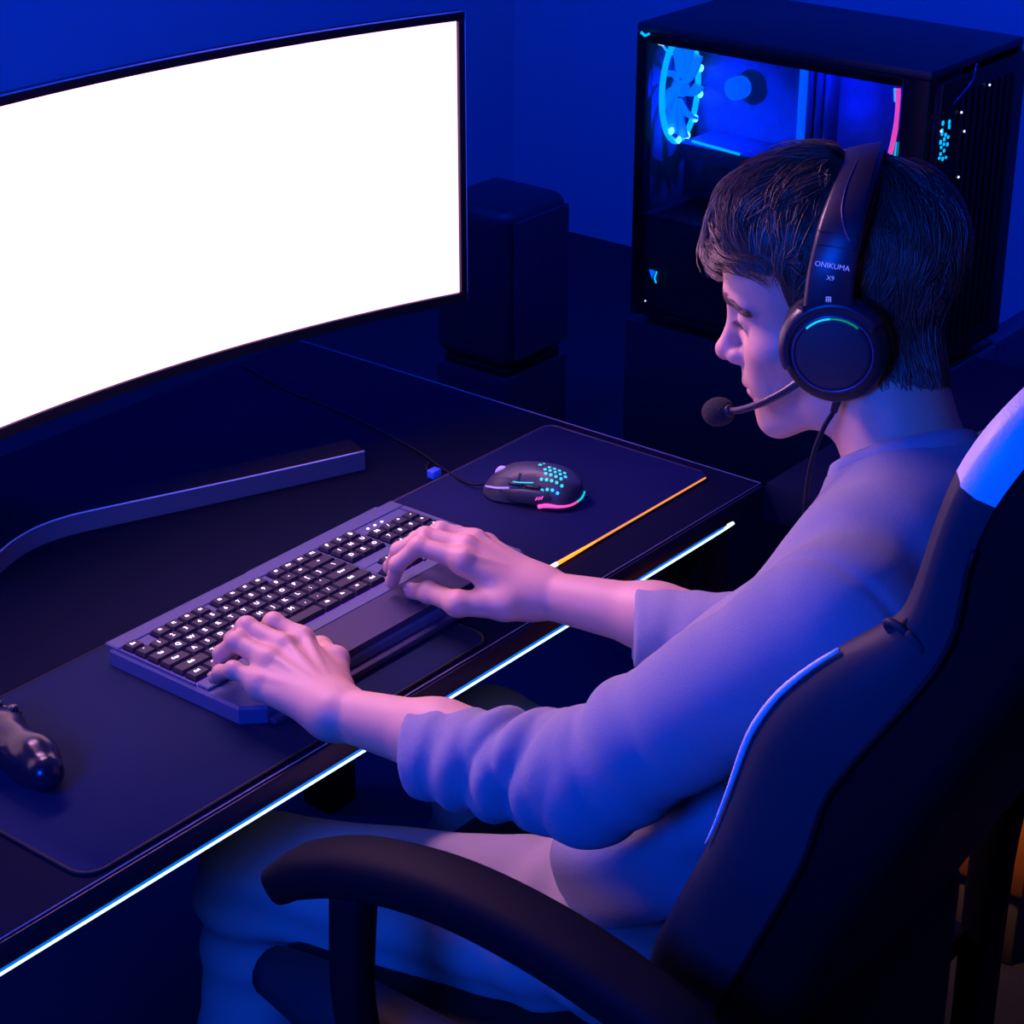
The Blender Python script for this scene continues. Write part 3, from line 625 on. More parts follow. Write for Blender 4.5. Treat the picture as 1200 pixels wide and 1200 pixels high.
add('back_cushion', join(strip(0, n, 12, 15, -1), strip(0, n, 12, 15, 1)), 'leather', t)
add('bottom_cap', loft([np.concatenate([sec(0, -1), sec(0, 1)[::-1]]), np.concatenate([sec(0, -1), sec(0, 1)[::-1]])*[.9, 1, 1]+[CX*.1, .01, -.03]]), 'leather', t)
add('rear_lever', tube([(1.50, .655, .988), (1.50, .664, .925), (1.50, .668, .900)], .0028, 8, 4), 'leather2', t, label='thin rear strap line')
add('rear_buckle', ellipsoid((1.488, .672, .894), (.012, .006, .006)), 'leather2', t)
hp = ellipsoid(cp(.04, .775, .055), (.135, .045, .055)); 
s = add('neck_pillow', hp, 'leather2', t, label='rounded neck pillow at the top of the backrest')
add('pillow_piping', tube([cp(.04-.135*math.cos(a), .775+.054*math.sin(a), .055) for a in np.linspace(-1.2, 1.2, 20)], .0022, 6), 'piping', s)
# seat
sp = [ell((CX, 1.07, .475), (.26, .27, .05), .04)]
seatv = rbox((CX, 1.07, .458), (.52, .50, .085), .035, 5); add('seat', seatv, 'leather', t)
for sd_ in (-1, 1):
    add('seat_bolster', tube([(CX+sd_*.262, .85, .485), (CX+sd_*.268, 1.0, .495), (CX+sd_*.268, 1.18, .495), (CX+sd_*.252, 1.30, .480)], [.03, .042, .042, .028], 14, 6), 'leather2', t)
    ax = CX+sd_*.355
    dz_ = -.07 if sd_ > 0 else 0
    path = [(ax, 1.166, .712), (ax, 1.135, .736), (ax, 1.07, .766), (ax, .98, .786), (ax, .89, .788), (ax, .80, .776), (ax, .72, .752), (ax, .665, .70)]
    path = [(p[0], p[1], p[2]+dz_) for p in path]
    ar = add('armrest', tube(path, [.026, .029, .030, .030, .030, .030, .028, .024], 20, 7, sq=(1.05, .78, 3.2), up=V3(0, 0, 1)), 'armpad', t, label='curved black armrest')
    add('front_post', tube([(ax+.004*-sd_, 1.085, .745+dz_), (ax-.006*sd_, 1.092, .60), (ax-.035*sd_, 1.09, .46)], [.021, .019, .019], 14, 6, sq=(.9, .9, 4)), 'armpad', ar)
    add('rear_post', tube([(ax, .705, .745+dz_), (ax, .768, .67+dz_*.5), (ax-.008*sd_, .79, .55), (ax-.014*sd_, .79, .25)], [.022, .023, .023, .022], 14, 6, sq=(.9, 1, 4)), 'armpad', ar)
    add('seat_bracket', bb(min(CX+sd_*.15, ax-.0*sd_), max(CX+sd_*.15, ax-.0*sd_), .77, .81, .225, .25, .004), 'metal', t); add('seat_bracket', bb(min(CX+sd_*.20, ax-.02*sd_), max(CX+sd_*.20, ax-.02*sd_), .80, 1.11, .405, .43, .004), 'metal', t)
    add('recline_hinge', rbox((CX+sd_*.275, .84, .55), (.022, .06, .16), .008), 'metal', t)
add('rear_cover', rbox((CX, .812, .50), (.452, .12, .29), .055, 4), 'leather', t, label='padded black cover below the backrest')
add('gas_column', lathe((CX, 1.03, .10), (0, 0, 1), [(.03, 0), (.03, .16), (.022, .17), (.022, .31)], 20), 'metal', t)
add('seat_plate', bb(CX-.15, CX+.15, .9, 1.16, .40, .432, .006), 'metal', t)
for i in range(5):
    a = i*2*PI/5+.3; d_ = V3(math.cos(a), math.sin(a), 0); c0 = V3(CX, 1.03, 0)
    l_ = add('base_leg', tube([c0+d_*.03+V3(0, 0, .115), c0+d_*.18+V3(0, 0, .10), c0+d_*.32+V3(0, 0, .075)], [.030, .024, .018], 10, 4), 'matt', t)
    for q in (-.014, .014): add('caster', lathe(c0+d_*.32+np.cross(d_, V3(0, 0, 1))*q+V3(0, 0, .03), np.cross(d_, V3(0, 0, 1)), [(.01, -.010), (.03, -.008), (.03, .008), (.01, .010)], 18), 'matt', l_)

# ------------------------------------------------------------------ person
person = root('person', 'young person in grey sweater and headset sitting in the chair, typing with both hands', 'person', (1.48, .97, 0))
MH = np.array([[.902, -.414, -.123], [.432, .873, .228], [.013, -.259, .966]])
MH, _r = np.linalg.qr(MH); MH = MH*np.sign(np.diag(_r)); HC = V3(1.577, .890, 1.204)
hl = lambda x, y, z: HC+MH@V3(x, y, z)
he = lambda c, r, k=.01, R=None: ell(hl(*c), r, k, MH if R is None else MH@np.asarray(R))
hcn = lambda a, b2, ra, rb, k=.01: cone(hl(*a), hl(*b2), ra, rb, k)
def rotx(a): c, s_ = math.cos(a), math.sin(a); return np.array([[1, 0, 0], [0, c, -s_], [0, s_, c]])
def roty(a): c, s_ = math.cos(a), math.sin(a); return np.array([[c, 0, s_], [0, 1, 0], [-s_, 0, c]])
def rotz(a): c, s_ = math.cos(a), math.sin(a); return np.array([[c, -s_, 0], [s_, c, 0], [0, 0, 1]])
head = [he((0, -.010, .045), (.076, .097, .080)), he((0, .045, .042), (.062, .050, .052), .02), he((0, .043, -.018), (.058, .050, .066), .025), he((0, .040, -.068), (.043, .046, .034), .025),
        he((0, .076, -.094), (.021, .0175, .0155), .02)]
for sg in (-1, 1):
    head += [hcn((sg*.056, -.004, -.040), (sg*.050, .022, -.072), .016, .016, .02), hcn((sg*.050, .022, -.072), (sg*.014, .074, -.095), .016, .014, .022), he((sg*.045, .056, -.016), (.021, .024, .017), .02),
             hcn((sg*.012, .0875, .030), (sg*.044, .071, .031), .0085, .0075, .014), he((sg*.030, .066, -.045), (.020, .022, .026), .02)]
head += [he((0, .084, .012), (.012, .014, .016), .012), hcn((0, .0905, .010), (0, .1085, -.021), .0072, .0090, .010), he((0, .1105, -.0245), (.0098, .0098, .0092), .007), hcn((0, .101, -.032), (0, .093, -.037), .0048, .005, .006)]
for sg in (-1, 1): head += [he((sg*.0115, .0985, -.0285), (.0068, .0105, .0078), .006)]
head += [he((0, .0885, -.050), (.026, .0115, .012), .012), he((0, .0935, -.0545), (.0205, .0085, .0048), .004), he((0, .0910, -.0655), (.0185, .0090, .0062), .005), he((0, .084, -.078), (.022, .008, .008), .012)]
subs = []
EYE = [hl(sg*.0315, .0735, .0115) for sg in (-1, 1)]
lids = []
for sg, c in zip((-1, 1), EYE):
    subs.append((he((sg*.0325, .0960, .0105), (.019, .0165, .0125)), .014))
    lids.append(ell(c, (.0138, .0138, .0138), .004))
head2 = [hcn((sg*.079, -.004, .020), (sg*.081, -.002, -.014), .012, .009, .01) for sg in (-1, 1)]
subs2 = [(he((sg*.0325, .0885, .0085), (.0135, .010, .0036), 0, rotx(-.15)@roty(sg*.12)), .0015) for sg in (-1, 1)]
subs2 += [(he((sg*.0062, .106, -.0345), (.0034, .0048, .0034)), .002) for sg in (-1, 1)]
subs2 += [(he((0, .1045, -.0602), (.021, .0125, .0010)), .003)]
# hands: mcp, pip, dip, tip
LW, RW = V3(1.256, 1.226, .803), V3(1.571, 1.2285, .803)
def pz_(P): return V3(*P)
FL = dict(
 index=[(1.3110, 1.3260, .8260), (1.3045, 1.3570, .8360), (1.3058, 1.3770, .8160), (1.3150, 1.3915, .7925)],
 middle=[(1.2820, 1.3240, .8310), (1.2772, 1.3673, .8390), (1.2766, 1.3870, .8180), (1.2860, 1.4020, .7925)],
 ring=[(1.2579, 1.3204, .8260), (1.2559, 1.3605, .8340), (1.2542, 1.3809, .8140), (1.2625, 1.3950, .7915)],
 pinky=[(1.2374, 1.3126, .8130), (1.2322, 1.3423, .8190), (1.2385, 1.3680, .8040), (1.2430, 1.3830, .7905)],
 thumb=[(1.2920, 1.2600, .797), (1.3270, 1.2945, .805), (1.3420, 1.3290, .800), (1.3560, 1.3600, .790)])
FR = dict(
 index=[(1.5218, 1.2921, .8430), (1.5059, 1.3380, .8500), (1.4922, 1.3569, .8280), (1.4985, 1.3710, .7990)],
 middle=[(1.5444, 1.3062, .8450), (1.5271, 1.3479, .8500), (1.5149, 1.3745, .8300), (1.5180, 1.3920, .8020)],
 ring=[(1.5696, 1.3141, .8400), (1.5517, 1.3473, .8480), (1.5470, 1.3780, .8300), (1.5510, 1.3990, .8030)],
 pinky=[(1.5883, 1.3129, .8280), (1.5755, 1.3433, .8360), (1.5777, 1.3700, .8220), (1.5800, 1.3890, .8010)],
 thumb=[(1.5340, 1.2420, .8000), (1.4995, 1.2794, .8030), (1.5044, 1.3234, .8000), (1.5095, 1.3520, .7895)])
RAD = dict(index=(.0114, .0101, .0089, .0074), middle=(.0116, .0104, .0091, .0076), ring=(.0112, .0098, .0087, .0072), pinky=(.0100, .0085, .0075, .0064), thumb=(.0165, .0130, .0112, .0088))
def hand_groups(W, Fg, el, sg):
    pm = [cone(el, W+(el-W)*.42, .040, .034, .02), cone(W+(el-W)*.42, W, .034, .0245, .02)]
    W1 = W+V3(sg*.010, 0, .002); W2 = W-V3(sg*.010, 0, .002)
    pm += [cone(W1, W2, .0205, .0205, .012)]
    for nm, base in (('index', W2), ('middle', W2*.6+W1*.4), ('ring', W1*.7+W2*.3), ('pinky', W1)):
        mc_ = V3(*Fg[nm][0]); pm.append(cone(base, mc_-V3(0, 0, .004), .0185, .0125, .016)); pm.append(ell(mc_+V3(0, 0, -.0005), (.0112, .0112, .0112), .007))
    for nm, q in (('index', -.006), ('middle', -.002), ('ring', .003), ('pinky', .008)): pm.append(cone(W+V3(sg*q, .012, .0180), V3(*Fg[nm][0])+V3(0, -.006, .0080), .0022, .0030, .006))
    for a, b2 in (('index', 'middle'), ('middle', 'ring'), ('ring', 'pinky')): pm.append(cone(V3(*Fg[a][0])-V3(0, .004, .006), V3(*Fg[b2][0])-V3(0, .004, .006), .0105, .0105, .008))
    cen = sum(V3(*Fg[q][0]) for q in ('index', 'middle', 'ring', 'pinky'))/4
    pm.append(cone(W*.5+cen*.5-V3(0, 0, .010), cen-V3(0, .012, .012), .018, .014, .015))
    gs = [(.012, pm, None)]
    th = [V3(*p) for p in Fg['thumb']]; r = RAD['thumb']
    gs.append((.014, [cone(W2+V3(0, .01, -.004), th[0], .019, r[0], .012), cone(th[0], th[1], r[0], r[1], .010), ell(th[1], (r[1]*1.06,)*3, .006), cone(th[1], th[2], r[1]*.93, r[2], .006), ell(th[2], (r[2]*1.05,)*3, .005), cone(th[2], th[3], r[2]*.97, r[3], .005)], None))
    for nm in ('index', 'middle', 'ring', 'pinky'):
        p = [V3(*q) for q in Fg[nm]]; r = RAD[nm]
        gs.append((.0075, [cone(p[0], p[1], r[0], r[1]*.97, .004), ell(p[1], (r[1]*1.05,)*3, .004), cone(p[1], p[2], r[1]*.95, r[2], .004), ell(p[2], (r[2]*1.04,)*3, .003), cone(p[2], p[3], r[2]*.96, r[3], .003)], None))
    return gs
LE, RE = V3(1.272, .935, .838), V3(1.655, .925, .800)
LS, RS = V3(1.330, .735, 1.030), V3(1.684, .745, 1.022)
NB, NT = V3(1.533, .778, 1.068), V3(1.578, .853, 1.185)
neck = [cone(NB, NT, .055, .049, .02), cone(V3(1.558, .832, 1.10), V3(1.584, .885, 1.165), .028, .033, .03), cone(NB-V3(.03, .0, .01), LS+V3(.03, 0, .0), .045, .035, .03), cone(NB+V3(.03, 0, -.01), RS-V3(.03, 0, 0), .045, .035, .03)]
for sg in (-1, 1): neck.append(cone(hl(sg*.058, -.030, -.035), V3(1.540+sg*.018, .815, 1.075), .016, .013, .014))
torso = [ell((1.51, .785, .94), (.14, .08, .14), .05, rotx(.42)), ell((1.49, .90, .78), (.125, .09, .13), .05), ell((1.48, .96, .64), (.13, .09, .09), .05)]
arms = [cone(LS, LE, .046, .040, .03), cone(RS, RE, .046, .040, .03)]
BG = [(.0, head, None), (.006, lids, None)]
headF = Field(BG, subs)
class Body(Field):
    pass
hg = hand_groups(LW, FL, LE, -1)+hand_groups(RW, FR, RE, 1)
# the head's carve-outs act on the head only: done as post step of its group
def carve(P, d):
    for p, k in subs: d = smax(d, -p.d(P), k)
    return d
def headpost(P, d):
    d = carve(P, d)
    for l in lids: d = smin(d, l.d(P), .005)
    for e in head2: d = smin(d, e.d(P), e.k)
    for p, k in subs2: d = smax(d, -p.d(P), k)
    return d
class HeadField(Field):
    def local(s, c, R):
        f = super().local(c, R)
        f.g = [(k, (head if post is headpost else ps), post) for k, ps, post in f.g]; return f
BF = HeadField([(0, head, headpost), (.025, neck, None), (.03, torso, None), (.03, arms, None)]+hg)
bv, bq = surface(BF, (1.14, .62, .50), (1.84, 1.46, 1.38), .0022)
body = fast('body', (bv, bq), 'skin', person)
# skin tone painted on the skin itself: lips, flushed fingertips and knuckles, brow
loc = (bv-HC)@MH; tone = np.tile(V3(.60, .36, .27), (len(bv), 1))
def blend(wt, c): tone[:] = tone*(1-wt[:, None])+np.array(c)*wt[:, None]
gau = lambda c, r: np.exp(-(((loc-np.array(c))/np.array(r))**2).sum(1))
blend(.85*np.clip(1.5*np.maximum(gau((0, .100, -.0548), (.016, .012, .0035)), gau((0, .098, -.0655), (.015, .014, .0048))), 0, 1), (.46, .15, .14))
blend(.35*np.maximum(gau((.045, .065, -.02), (.02, .02, .018)), gau((-.045, .065, -.02), (.02, .02, .018))), (.62, .25, .20))
blend(.45*gau((0, .112, -.024), (.013, .013, .011)), (.66, .25, .19))
for Fg in (FL, FR):
    for nm in Fg:
        for j, s_ in ((0, .012), (1, .010), (3, .010)):
            blend(.40*np.exp(-((bv-V3(*Fg[nm][j]))**2).sum(1)/s_**2), (.62, .24, .19))
ca = body.data.color_attributes.new('tone', 'FLOAT_COLOR', 'POINT'); ca.data.foreach_set('color', np.c_[tone, np.ones(len(tone))].ravel().astype('f'))
# eyes
for c, sg in zip(EYE, (-1, 1)):
    look = MH@V3(-.08, 1, -.32); look /= np.linalg.norm(look); Rb = basis(look)
    e = add('eye', ellipsoid(c, (.0124,)*3, Rb, 28, 18), 'eye', person); add('iris', ellipsoid(c+look*.0096, (.0056, .0056, .0034), Rb, 20, 8), 'iris', e)
def fur(roots, dirs, lens, rad, bend, nseg=5):
    V_, Q = [], []
    for i, (p, d_, L) in enumerate(zip(roots, dirs, lens)):
        pts = np.array([p+d_*L*t_+bend[i]*L*t_*t_ for t_ in np.linspace(0, 1, nseg)]); ax = np.cross(d_, bend[i]+V3(.01, .02, .03)); ax /= np.linalg.norm(ax); ay = np.cross(d_, ax)
        for j in range(nseg):
            r = rad*(1-.9*j/(nseg-1))
            for a in (0, 2.09, 4.19): V_.append(pts[j]+r*(math.cos(a)*ax+math.sin(a)*ay))
        o = i*nseg*3
        for j in range(nseg-1):
            for a in range(3): Q.append([o+j*3+a, o+j*3+(a+1) % 3, o+(j+1)*3+(a+1) % 3, o+(j+1)*3+a])
    return np.array(V_), Q
def onskin(P, grow=0):
    P = np.array(P)
    for _ in range(6):
        e = .001; d0 = BF(P); G = np.stack([BF(P+e*np.eye(3)[a])-BF(P-e*np.eye(3)[a]) for a in range(3)], 1)/(2*e); G /= np.linalg.norm(G, axis=1)[:, None]+1e-9; P = P-d0[:, None]*G
    return P+G*grow, G
for sg in (-1, 1):      # eyebrows and lashes
    tt = RNG.random(520); z = RNG.normal(0, .0038, 520)
    P = np.array([hl(sg*(.009+.044*a), .098-.028*a*a, .0270+.006*math.sin(a*2.6)-.004*a+q*(1.2-.8*a)) for a, q in zip(tt, z)]); P, G = onskin(P)
    D = np.array([MH@V3(sg*.8, -.3-.4*a, .45-.7*a) for a in tt])+G*.35; D /= np.linalg.norm(D, axis=1)[:, None]
    v_, f_q = fur(P, D, RNG.uniform(.006, .011, 520), .0005, G*-.3, 4); add('eyebrow', (v_, f_q), 'hair', person, kind='stuff')
    tt = np.linspace(-1, 1, 26); P = np.array([hl(sg*(.0325+.0115*a), .0868-.004*a*a-.0015*abs(a), .0130-.0035*a*a-.0015) for a in tt]); D = np.array([MH@V3(sg*a*.5, 1, -.25) for a in tt])
    v_, f_q = fur(P, D, np.full(26, .0075), .00045, np.tile(MH@V3(0, 0, .25), (26, 1)), 4); add('eyelashes', (v_, f_q), 'hair', person, kind='stuff')
# fingernails
for Fg in (FL, FR):
    for nm in Fg:
        p = [V3(*q) for q in Fg[nm]]; d_ = p[3]-p[2]; d_ /= np.linalg.norm(d_)
        up_ = (V3(0, .35, 1) if nm != 'thumb' else (V3(-.55, -.1, 1) if Fg is FR else V3(.6, 0, .9)))
        up_ = up_-d_*(up_@d_)
        if nm != 'thumb': up_ = (p[1]-p[0]); up_ = V3(0, .6, .5); up_ = up_-d_*(up_@d_)
        up_ /= np.linalg.norm(up_); x_ = np.cross(d_, up_); r = RAD[nm][3]
        c = p[3]-d_*r*.15+up_*r*.80
        add('fingernail', ellipsoid(c, (r*.78, r*1.05, r*.34), np.stack([x_, d_, up_], 1), 16, 8), 'nail', person)

# ------------------------------------------------------------------ hair
HO = V3(0, -.006, .038)
def hdir(th, az):     # th: angle from crown axis, az: 0 = forward, + = person's left (-x)
    ct, st = np.cos(th), np.sin(th)
    d = np.stack([-st*np.sin(az), st*np.cos(az), ct], -1)
    return d@rotx(.50).T          # crown axis leans back
# distance from the hair centre to the scalp (head and neck) in every direction
HF = Field([(0, head, None), (.025, neck[:2], None)])
TG, AG = np.linspace(0, 2.75, 56), np.linspace(-PI, PI, 97); tg, ag = np.meshgrid(TG, AG, indexing='ij')
Dg = (hdir(tg, ag).reshape(-1, 3))@MH.T; ts = np.arange(.05, .156, .002)
dd = np.stack([HF(HC+MH@HO+Dg*t_) for t_ in ts], 1); first = np.where((dd > 0).any(1), (dd > 0).argmax(1), len(ts)-1)
RG = ts[first].reshape(tg.shape)
for _ in range(2): RG = (RG+np.roll(RG, 1, 1)+np.roll(RG, -1, 1))/3; RG[1:-1] = (RG[1:-1]*2+RG[:-2]+RG[2:])/4
def wrap(a): return (a+PI) % (2*PI)-PI
def scalp(th, az):
    x = np.clip(th/TG[1], 0, len(TG)-1.001); y = (wrap(az)+PI)/(AG[1]-AG[0]); y = np.clip(y, 0, len(AG)-1.001)
    i0, j0 = x.astype(int), y.astype(int); fx_, fy_ = x-i0, y-j0
    return (RG[i0, j0]*(1-fy_)+RG[i0, j0+1]*fy_)*(1-fx_)+(RG[i0+1, j0]*(1-fy_)+RG[i0+1, j0+1]*fy_)*fx_
def thmax(az):
    a = np.abs(wrap(az)); return np.interp(a, np.radians([0, 30, 44, 56, 66, 76, 90, 102, 115, 135, 160, 180]), np.radians([94, 93, 87, 85, 97, 115, 113, 100, 114, 124, 126, 126]))
def lift(th, az):      # hair thickness over the scalp
    a = np.abs(wrap(az)); front = np.exp(-(a/.95)**2); s_ = np.clip(th/thmax(az), 0, 1)
    return .0105+.017*front*np.exp(-((th-1.30)/.45)**2)+.005*np.exp(-((th-.75)/.40)**2)*front+.006*np.exp(-((a-PI)/.9)**2)*np.exp(-((th-.7)/.6)**2)-.0085*(1-front)*np.clip((s_-.66)/.34, 0, 1)**1.2
band = [(-.1070, -.006, .026), (-.1075, -.010, .048), (-.1030, -.019, .075), (-.089, -.030, .102), (-.063, -.039, .1195), (-.032, -.044, .1285), (0, -.046, .1310)]
def dent(R_, d):       # hair pressed down under the headset band
    P = HO+d*R_[:, None]; yb = -.006-.040*np.clip((P[:, 2]-.026)/.1, 0, 1.05)
    ang = np.arctan2(P[:, 2]-HO[2], np.abs(P[:, 0])); B_ = np.array(band); Rb = np.interp(ang, np.arctan2(B_[:, 2]-HO[2], -B_[:, 0]), np.hypot(B_[:, 2]-HO[2], B_[:, 0]))
    k = np.clip(1.5-np.abs(P[:, 1]-yb)/.019, 0, 1)*(P[:, 2] > .03); return np.where(k > 0, np.minimum(R_, R_*(1-k)+k*np.hypot(Rb-.0055, P[:, 1]-HO[1])), R_)
nt_, na_ = 46, 144; rings = []
azs = np.linspace(0, 2*PI, na_, endpoint=False)
tuft = lambda az, th: .0018*np.sin(az*17+4*np.sin(th*5))+.0012*np.sin(az*31+th*9)
for i in range(nt_):
    s_ = i/(nt_-1)*1.0+.012; th = s_*thmax(azs)*(1-.07*np.exp(-((np.abs(wrap(azs))-PI)/.8)**2))*(1+.018*np.sin(azs*19)+.015*np.sin(azs*33+1)); d = hdir(th, azs)
    R_ = scalp(th, azs)+(lift(th, azs)*.80+tuft(azs, th))*(max(0, 1-((s_-.74)/.262)**2) if s_ > .74 else 1)-.05*max(0, s_-.97)
    R_ = dent(R_, d)
    rings.append(HC+(HO+d*R_[:, None])@MH.T)
V_, F_ = loft(rings, caps=False); V_ = np.vstack([V_, rings[0].mean(0)]); F_ = [p[::-1] for p in F_]+[[(j+1) % na_, j, len(V_)-1] for j in range(na_)]
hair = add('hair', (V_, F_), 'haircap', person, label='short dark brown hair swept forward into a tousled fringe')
# locks follow the flow from the crown outward, the fringe sweeping forward and aside
NGD, NCH, nseg = 620, 20, 8; NS_ = NGD*NCH
gaz = RNG.uniform(-PI, PI, NGD); gs0 = RNG.random(NGD)**.6*.90; gfr = np.exp(-(gaz/1.0)**2)
gdt = RNG.uniform(.30, .60, NGD)*(1+.30*gfr); gsw = .30*gfr+RNG.normal(0, .16, NGD); gfl = np.abs(RNG.normal(0, 1, NGD))*.0032; gwv = RNG.uniform(0, 6.28, NGD); glim = RNG.normal(0, 1, NGD)
G = lambda x: np.repeat(x, NCH)
oaz, os_ = RNG.normal(0, .075, NS_), RNG.normal(0, .035, NS_); os2 = RNG.normal(0, 1, NS_); oun = RNG.random(NS_)**2
fr_ = G(gfr); back = 1-fr_
pts = []
for j in range(nseg):
    t_ = j/(nseg-1); cl = 1-.72*t_**1.2
    az = G(gaz)+oaz*cl/np.maximum(.35, np.sin(np.clip(G(gs0)*1.6, .2, 1.5)))+G(gsw)*t_*t_+.05*np.sin(G(gwv)+t_*4.5)*t_; tm = thmax(az)
    th = np.clip(G(gs0)+os_*cl, .01, .93)*tm+G(gdt)*(1+.08*os2)*t_
    lim = tm*(1.0+.03*fr_+G(glim)*(.05+.03*fr_)-.17*oun*back+.012*os2); over = np.maximum(0, th-lim); th = th-over*.90
    d = hdir(th, az); low = np.clip((th/tm-.72)/.28, 0, 1)
    R_ = scalp(np.minimum(th, tm*1.02), az)+lift(np.minimum(th, tm), az)*(1-.15*low)*(.55+.45*min(1, t_*3))+.0006+G(gfl)*np.sin(t_*PI*.8)*(.35+.65*fr_)+.0009*os2*(1-.6*t_)+.007*fr_*t_**2.2*(.35+.65*np.sin(G(gwv)))-.003*back*t_*low
    R_ = dent(R_, d)
    pts.append(HC+(HO+d*R_[:, None])@MH.T)
pts = np.array(pts).transpose(1, 0, 2)
tan = np.gradient(pts, axis=1); tan /= np.linalg.norm(tan, axis=2)[:, :, None]+1e-9
ou = pts-(HC+HO@MH.T); b1 = np.cross(tan, ou); b1 /= np.linalg.norm(b1, axis=2)[:, :, None]+1e-9; b2_ = np.cross(tan, b1)
rad = (RNG.uniform(.00032, .0007, NS_)[:, None]*np.array([.8, 1, 1, 1, .95, .8, .5, .08])[None])[:, :, None]
vs = np.stack([pts+rad*(math.cos(a)*b1*1.5+math.sin(a)*b2_) for a in (0, 2.09, 4.19)], 2).reshape(-1, 3)
base = (np.arange(NS_)*nseg*3)[:, None, None]; jj = (np.arange(nseg-1)*3)[None, :, None]; aa = np.arange(3)[None, None, :]; a2 = (aa+1) % 3
q = np.stack([base+jj+aa, base+jj+a2, base+jj+3+a2, base+jj+3+aa], -1).reshape(-1, 4)
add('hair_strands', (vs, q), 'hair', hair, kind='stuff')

# ------------------------------------------------------------------ clothing
def foldnoise(P, f, ph): 
    return np.sin(P[:, 0]*f+2.2*np.sin(P[:, 2]*f*.55+ph)+ph)*np.sin(P[:, 1]*f*.9+1.7*np.sin(P[:, 0]*f*.6-ph))
def along(P, a, b2):
    ba = b2-a; h = ((P-a)@ba)/(ba@ba); q = P-a-np.clip(h, -.2, 1.2)[:, None]*ba; return h, q
LC, RC = V3(1.2565, 1.123, .806), V3(1.5965, 1.120, .795)
ldir = (LW-LC)/np.linalg.norm(LW-LC); ldir = V3(-.36, .92, -.18); ldir /= np.linalg.norm(ldir); rdir = V3(-.60, .80, .0); rdir /= np.linalg.norm(rdir)
def sleeve(S, E_, Cf, cdir, W, r0, re, rc, amp=1):
    up = [cone(S, E_, r0, re, .03)]; fo = [cone(E_, Cf+cdir*.05, re*.98, rc, .03)]
    def post(P, d):
        h, q_ = along(P, E_, Cf); hu, qu = along(P, S, E_)
        nz = (q_@V3(0, 0, 1))*18; nx_ = q_[:, 0]*20
        f1 = np.exp(-((h-.32)/.30)**2)*(.0110*(np.abs(np.sin(h*13+nz*1.35+.6*nx_))-.62)+.0055*(np.abs(np.sin(h*17-nz*1.7+.9))-.62))
        f1 += .0022*np.exp(-((h-.75)/.25)**2)*np.sin(h*30+nz*1.4-nx_)
        d = d-f1*amp*np.clip((.92-h)/.15, 0, 1)
        d = smax(d, (P-Cf)@cdir, .005)
        h2 = (P-Cf)@cdir; rr_ = np.linalg.norm((P-Cf)-h2[:, None]*cdir, axis=1)
        return smax(d, -np.maximum(rr_-(rc-.0045), -(h2+.014)), .003)
    def postu(P, d):
        hu, qu = along(P, S, E_); nz = (qu@V3(0, 0, 1))*18
        return d-np.exp(-((hu-.82)/.20)**2)*(.0075*(np.abs(np.sin(hu*13+nz*.8+.6))-.62)+.004*(np.abs(np.sin(hu*19-nz*.7))-.62))-.0022*np.exp(-((hu-.25)/.3)**2)*np.sin(hu*20-nz*1.5)
    return [(.028, up, postu), (.020, fo, post)]
tor = [ell((1.510, .785, .950), (.182, .108, .158), .06, rotx(.42)), ell((1.495, .885, .80), (.168, .122, .15), .07, rotx(.35)), ell((1.483, .955, .665), (.176, .122, .105), .06),
       cone(LS+V3(.022, 0, -.004), RS-V3(.022, 0, .004), .060, .058, .05), cone((1.435, .757, 1.050), (1.625, .767, 1.048), .052, .052, .05), cone(NB-V3(0, .004, .022), NB+V3(.012, .020, .018), .070, .060, .045)]
def torpost(P, d):
    tw = np.exp(-((P[:, 2]-.78)/.13)**2)
    d = d-.0060*tw*np.sin((P[:, 2]*1.0+P[:, 1]*.55)*62+2.0*np.sin(P[:, 0]*14))-.0022*foldnoise(P, 42, .7)
    hem = V3(0, .36, .93); d = smax(d, -(P-V3(1.48, 1.03, .615))@hem, .006)
    nd = (NT-NB)/np.linalg.norm(NT-NB); h = (P-NB)@nd; rr_ = np.linalg.norm(P-NB-h[:, None]*nd, axis=1)
    return smax(d, (h-.034), .006)
def seam(P):          # stitched armhole seams
    o = 0
    for S, E_, sg in ((LS, LE, -1), (RS, RE, 1)):
        nn = V3(sg*.93, .10, -.36); nn /= np.linalg.norm(nn); c_ = S-V3(sg*.012, 0, 0); t_ = (P-c_)@nn; r2 = ((P-c_)**2).sum(1); o = o+.0030*np.exp(-(t_/.0055)**2)*(r2 < .13**2)
    return o
SW = Field([(0, tor, torpost)]+sleeve(LS+V3(.006, 0, .004), LE, LC, ldir, LW, .066, .058, .0375)+sleeve(RS+V3(-.006, 0, .004), RE, RC, rdir, RW, .066, .056, .0385, .4), warp=seam, slack=.012)
sw = fast('sweater', surface(SW, (1.14, .58, .50), (1.84, 1.20, 1.20), .0042), 'sweater', person, label='light grey knitted long-sleeved sweater')
nd = (NT-NB)/np.linalg.norm(NT-NB); Rn = basis(nd)
add('collar', lathe(NB+nd*.030+V3(.002, .004, 0), nd, [(.0615, -.012), (.0675, -.008), (.0685, .000), (.0650, .006), (.0610, .0075), (.0580, .003), (.057, -.008)], 40), 'rib', sw)
for Cf, cdir, rc in ((LC, ldir, .0375), (RC, rdir, .0385)):
    add('cuff', lathe(Cf, cdir, [(rc-.004, -.030), (rc+.0022, -.0285), (rc+.0030, -.020), (rc+.0028, -.004), (rc+.0014, .001), (rc-.0035, .001), (rc-.005, -.012)], 40), 'rib', sw, label='ribbed sleeve cuff')
HPL, HPR, KL, KR = V3(1.395, .965, .580), V3(1.572, .965, .578), V3(1.300, 1.395, .516), V3(1.655, 1.365, .520)
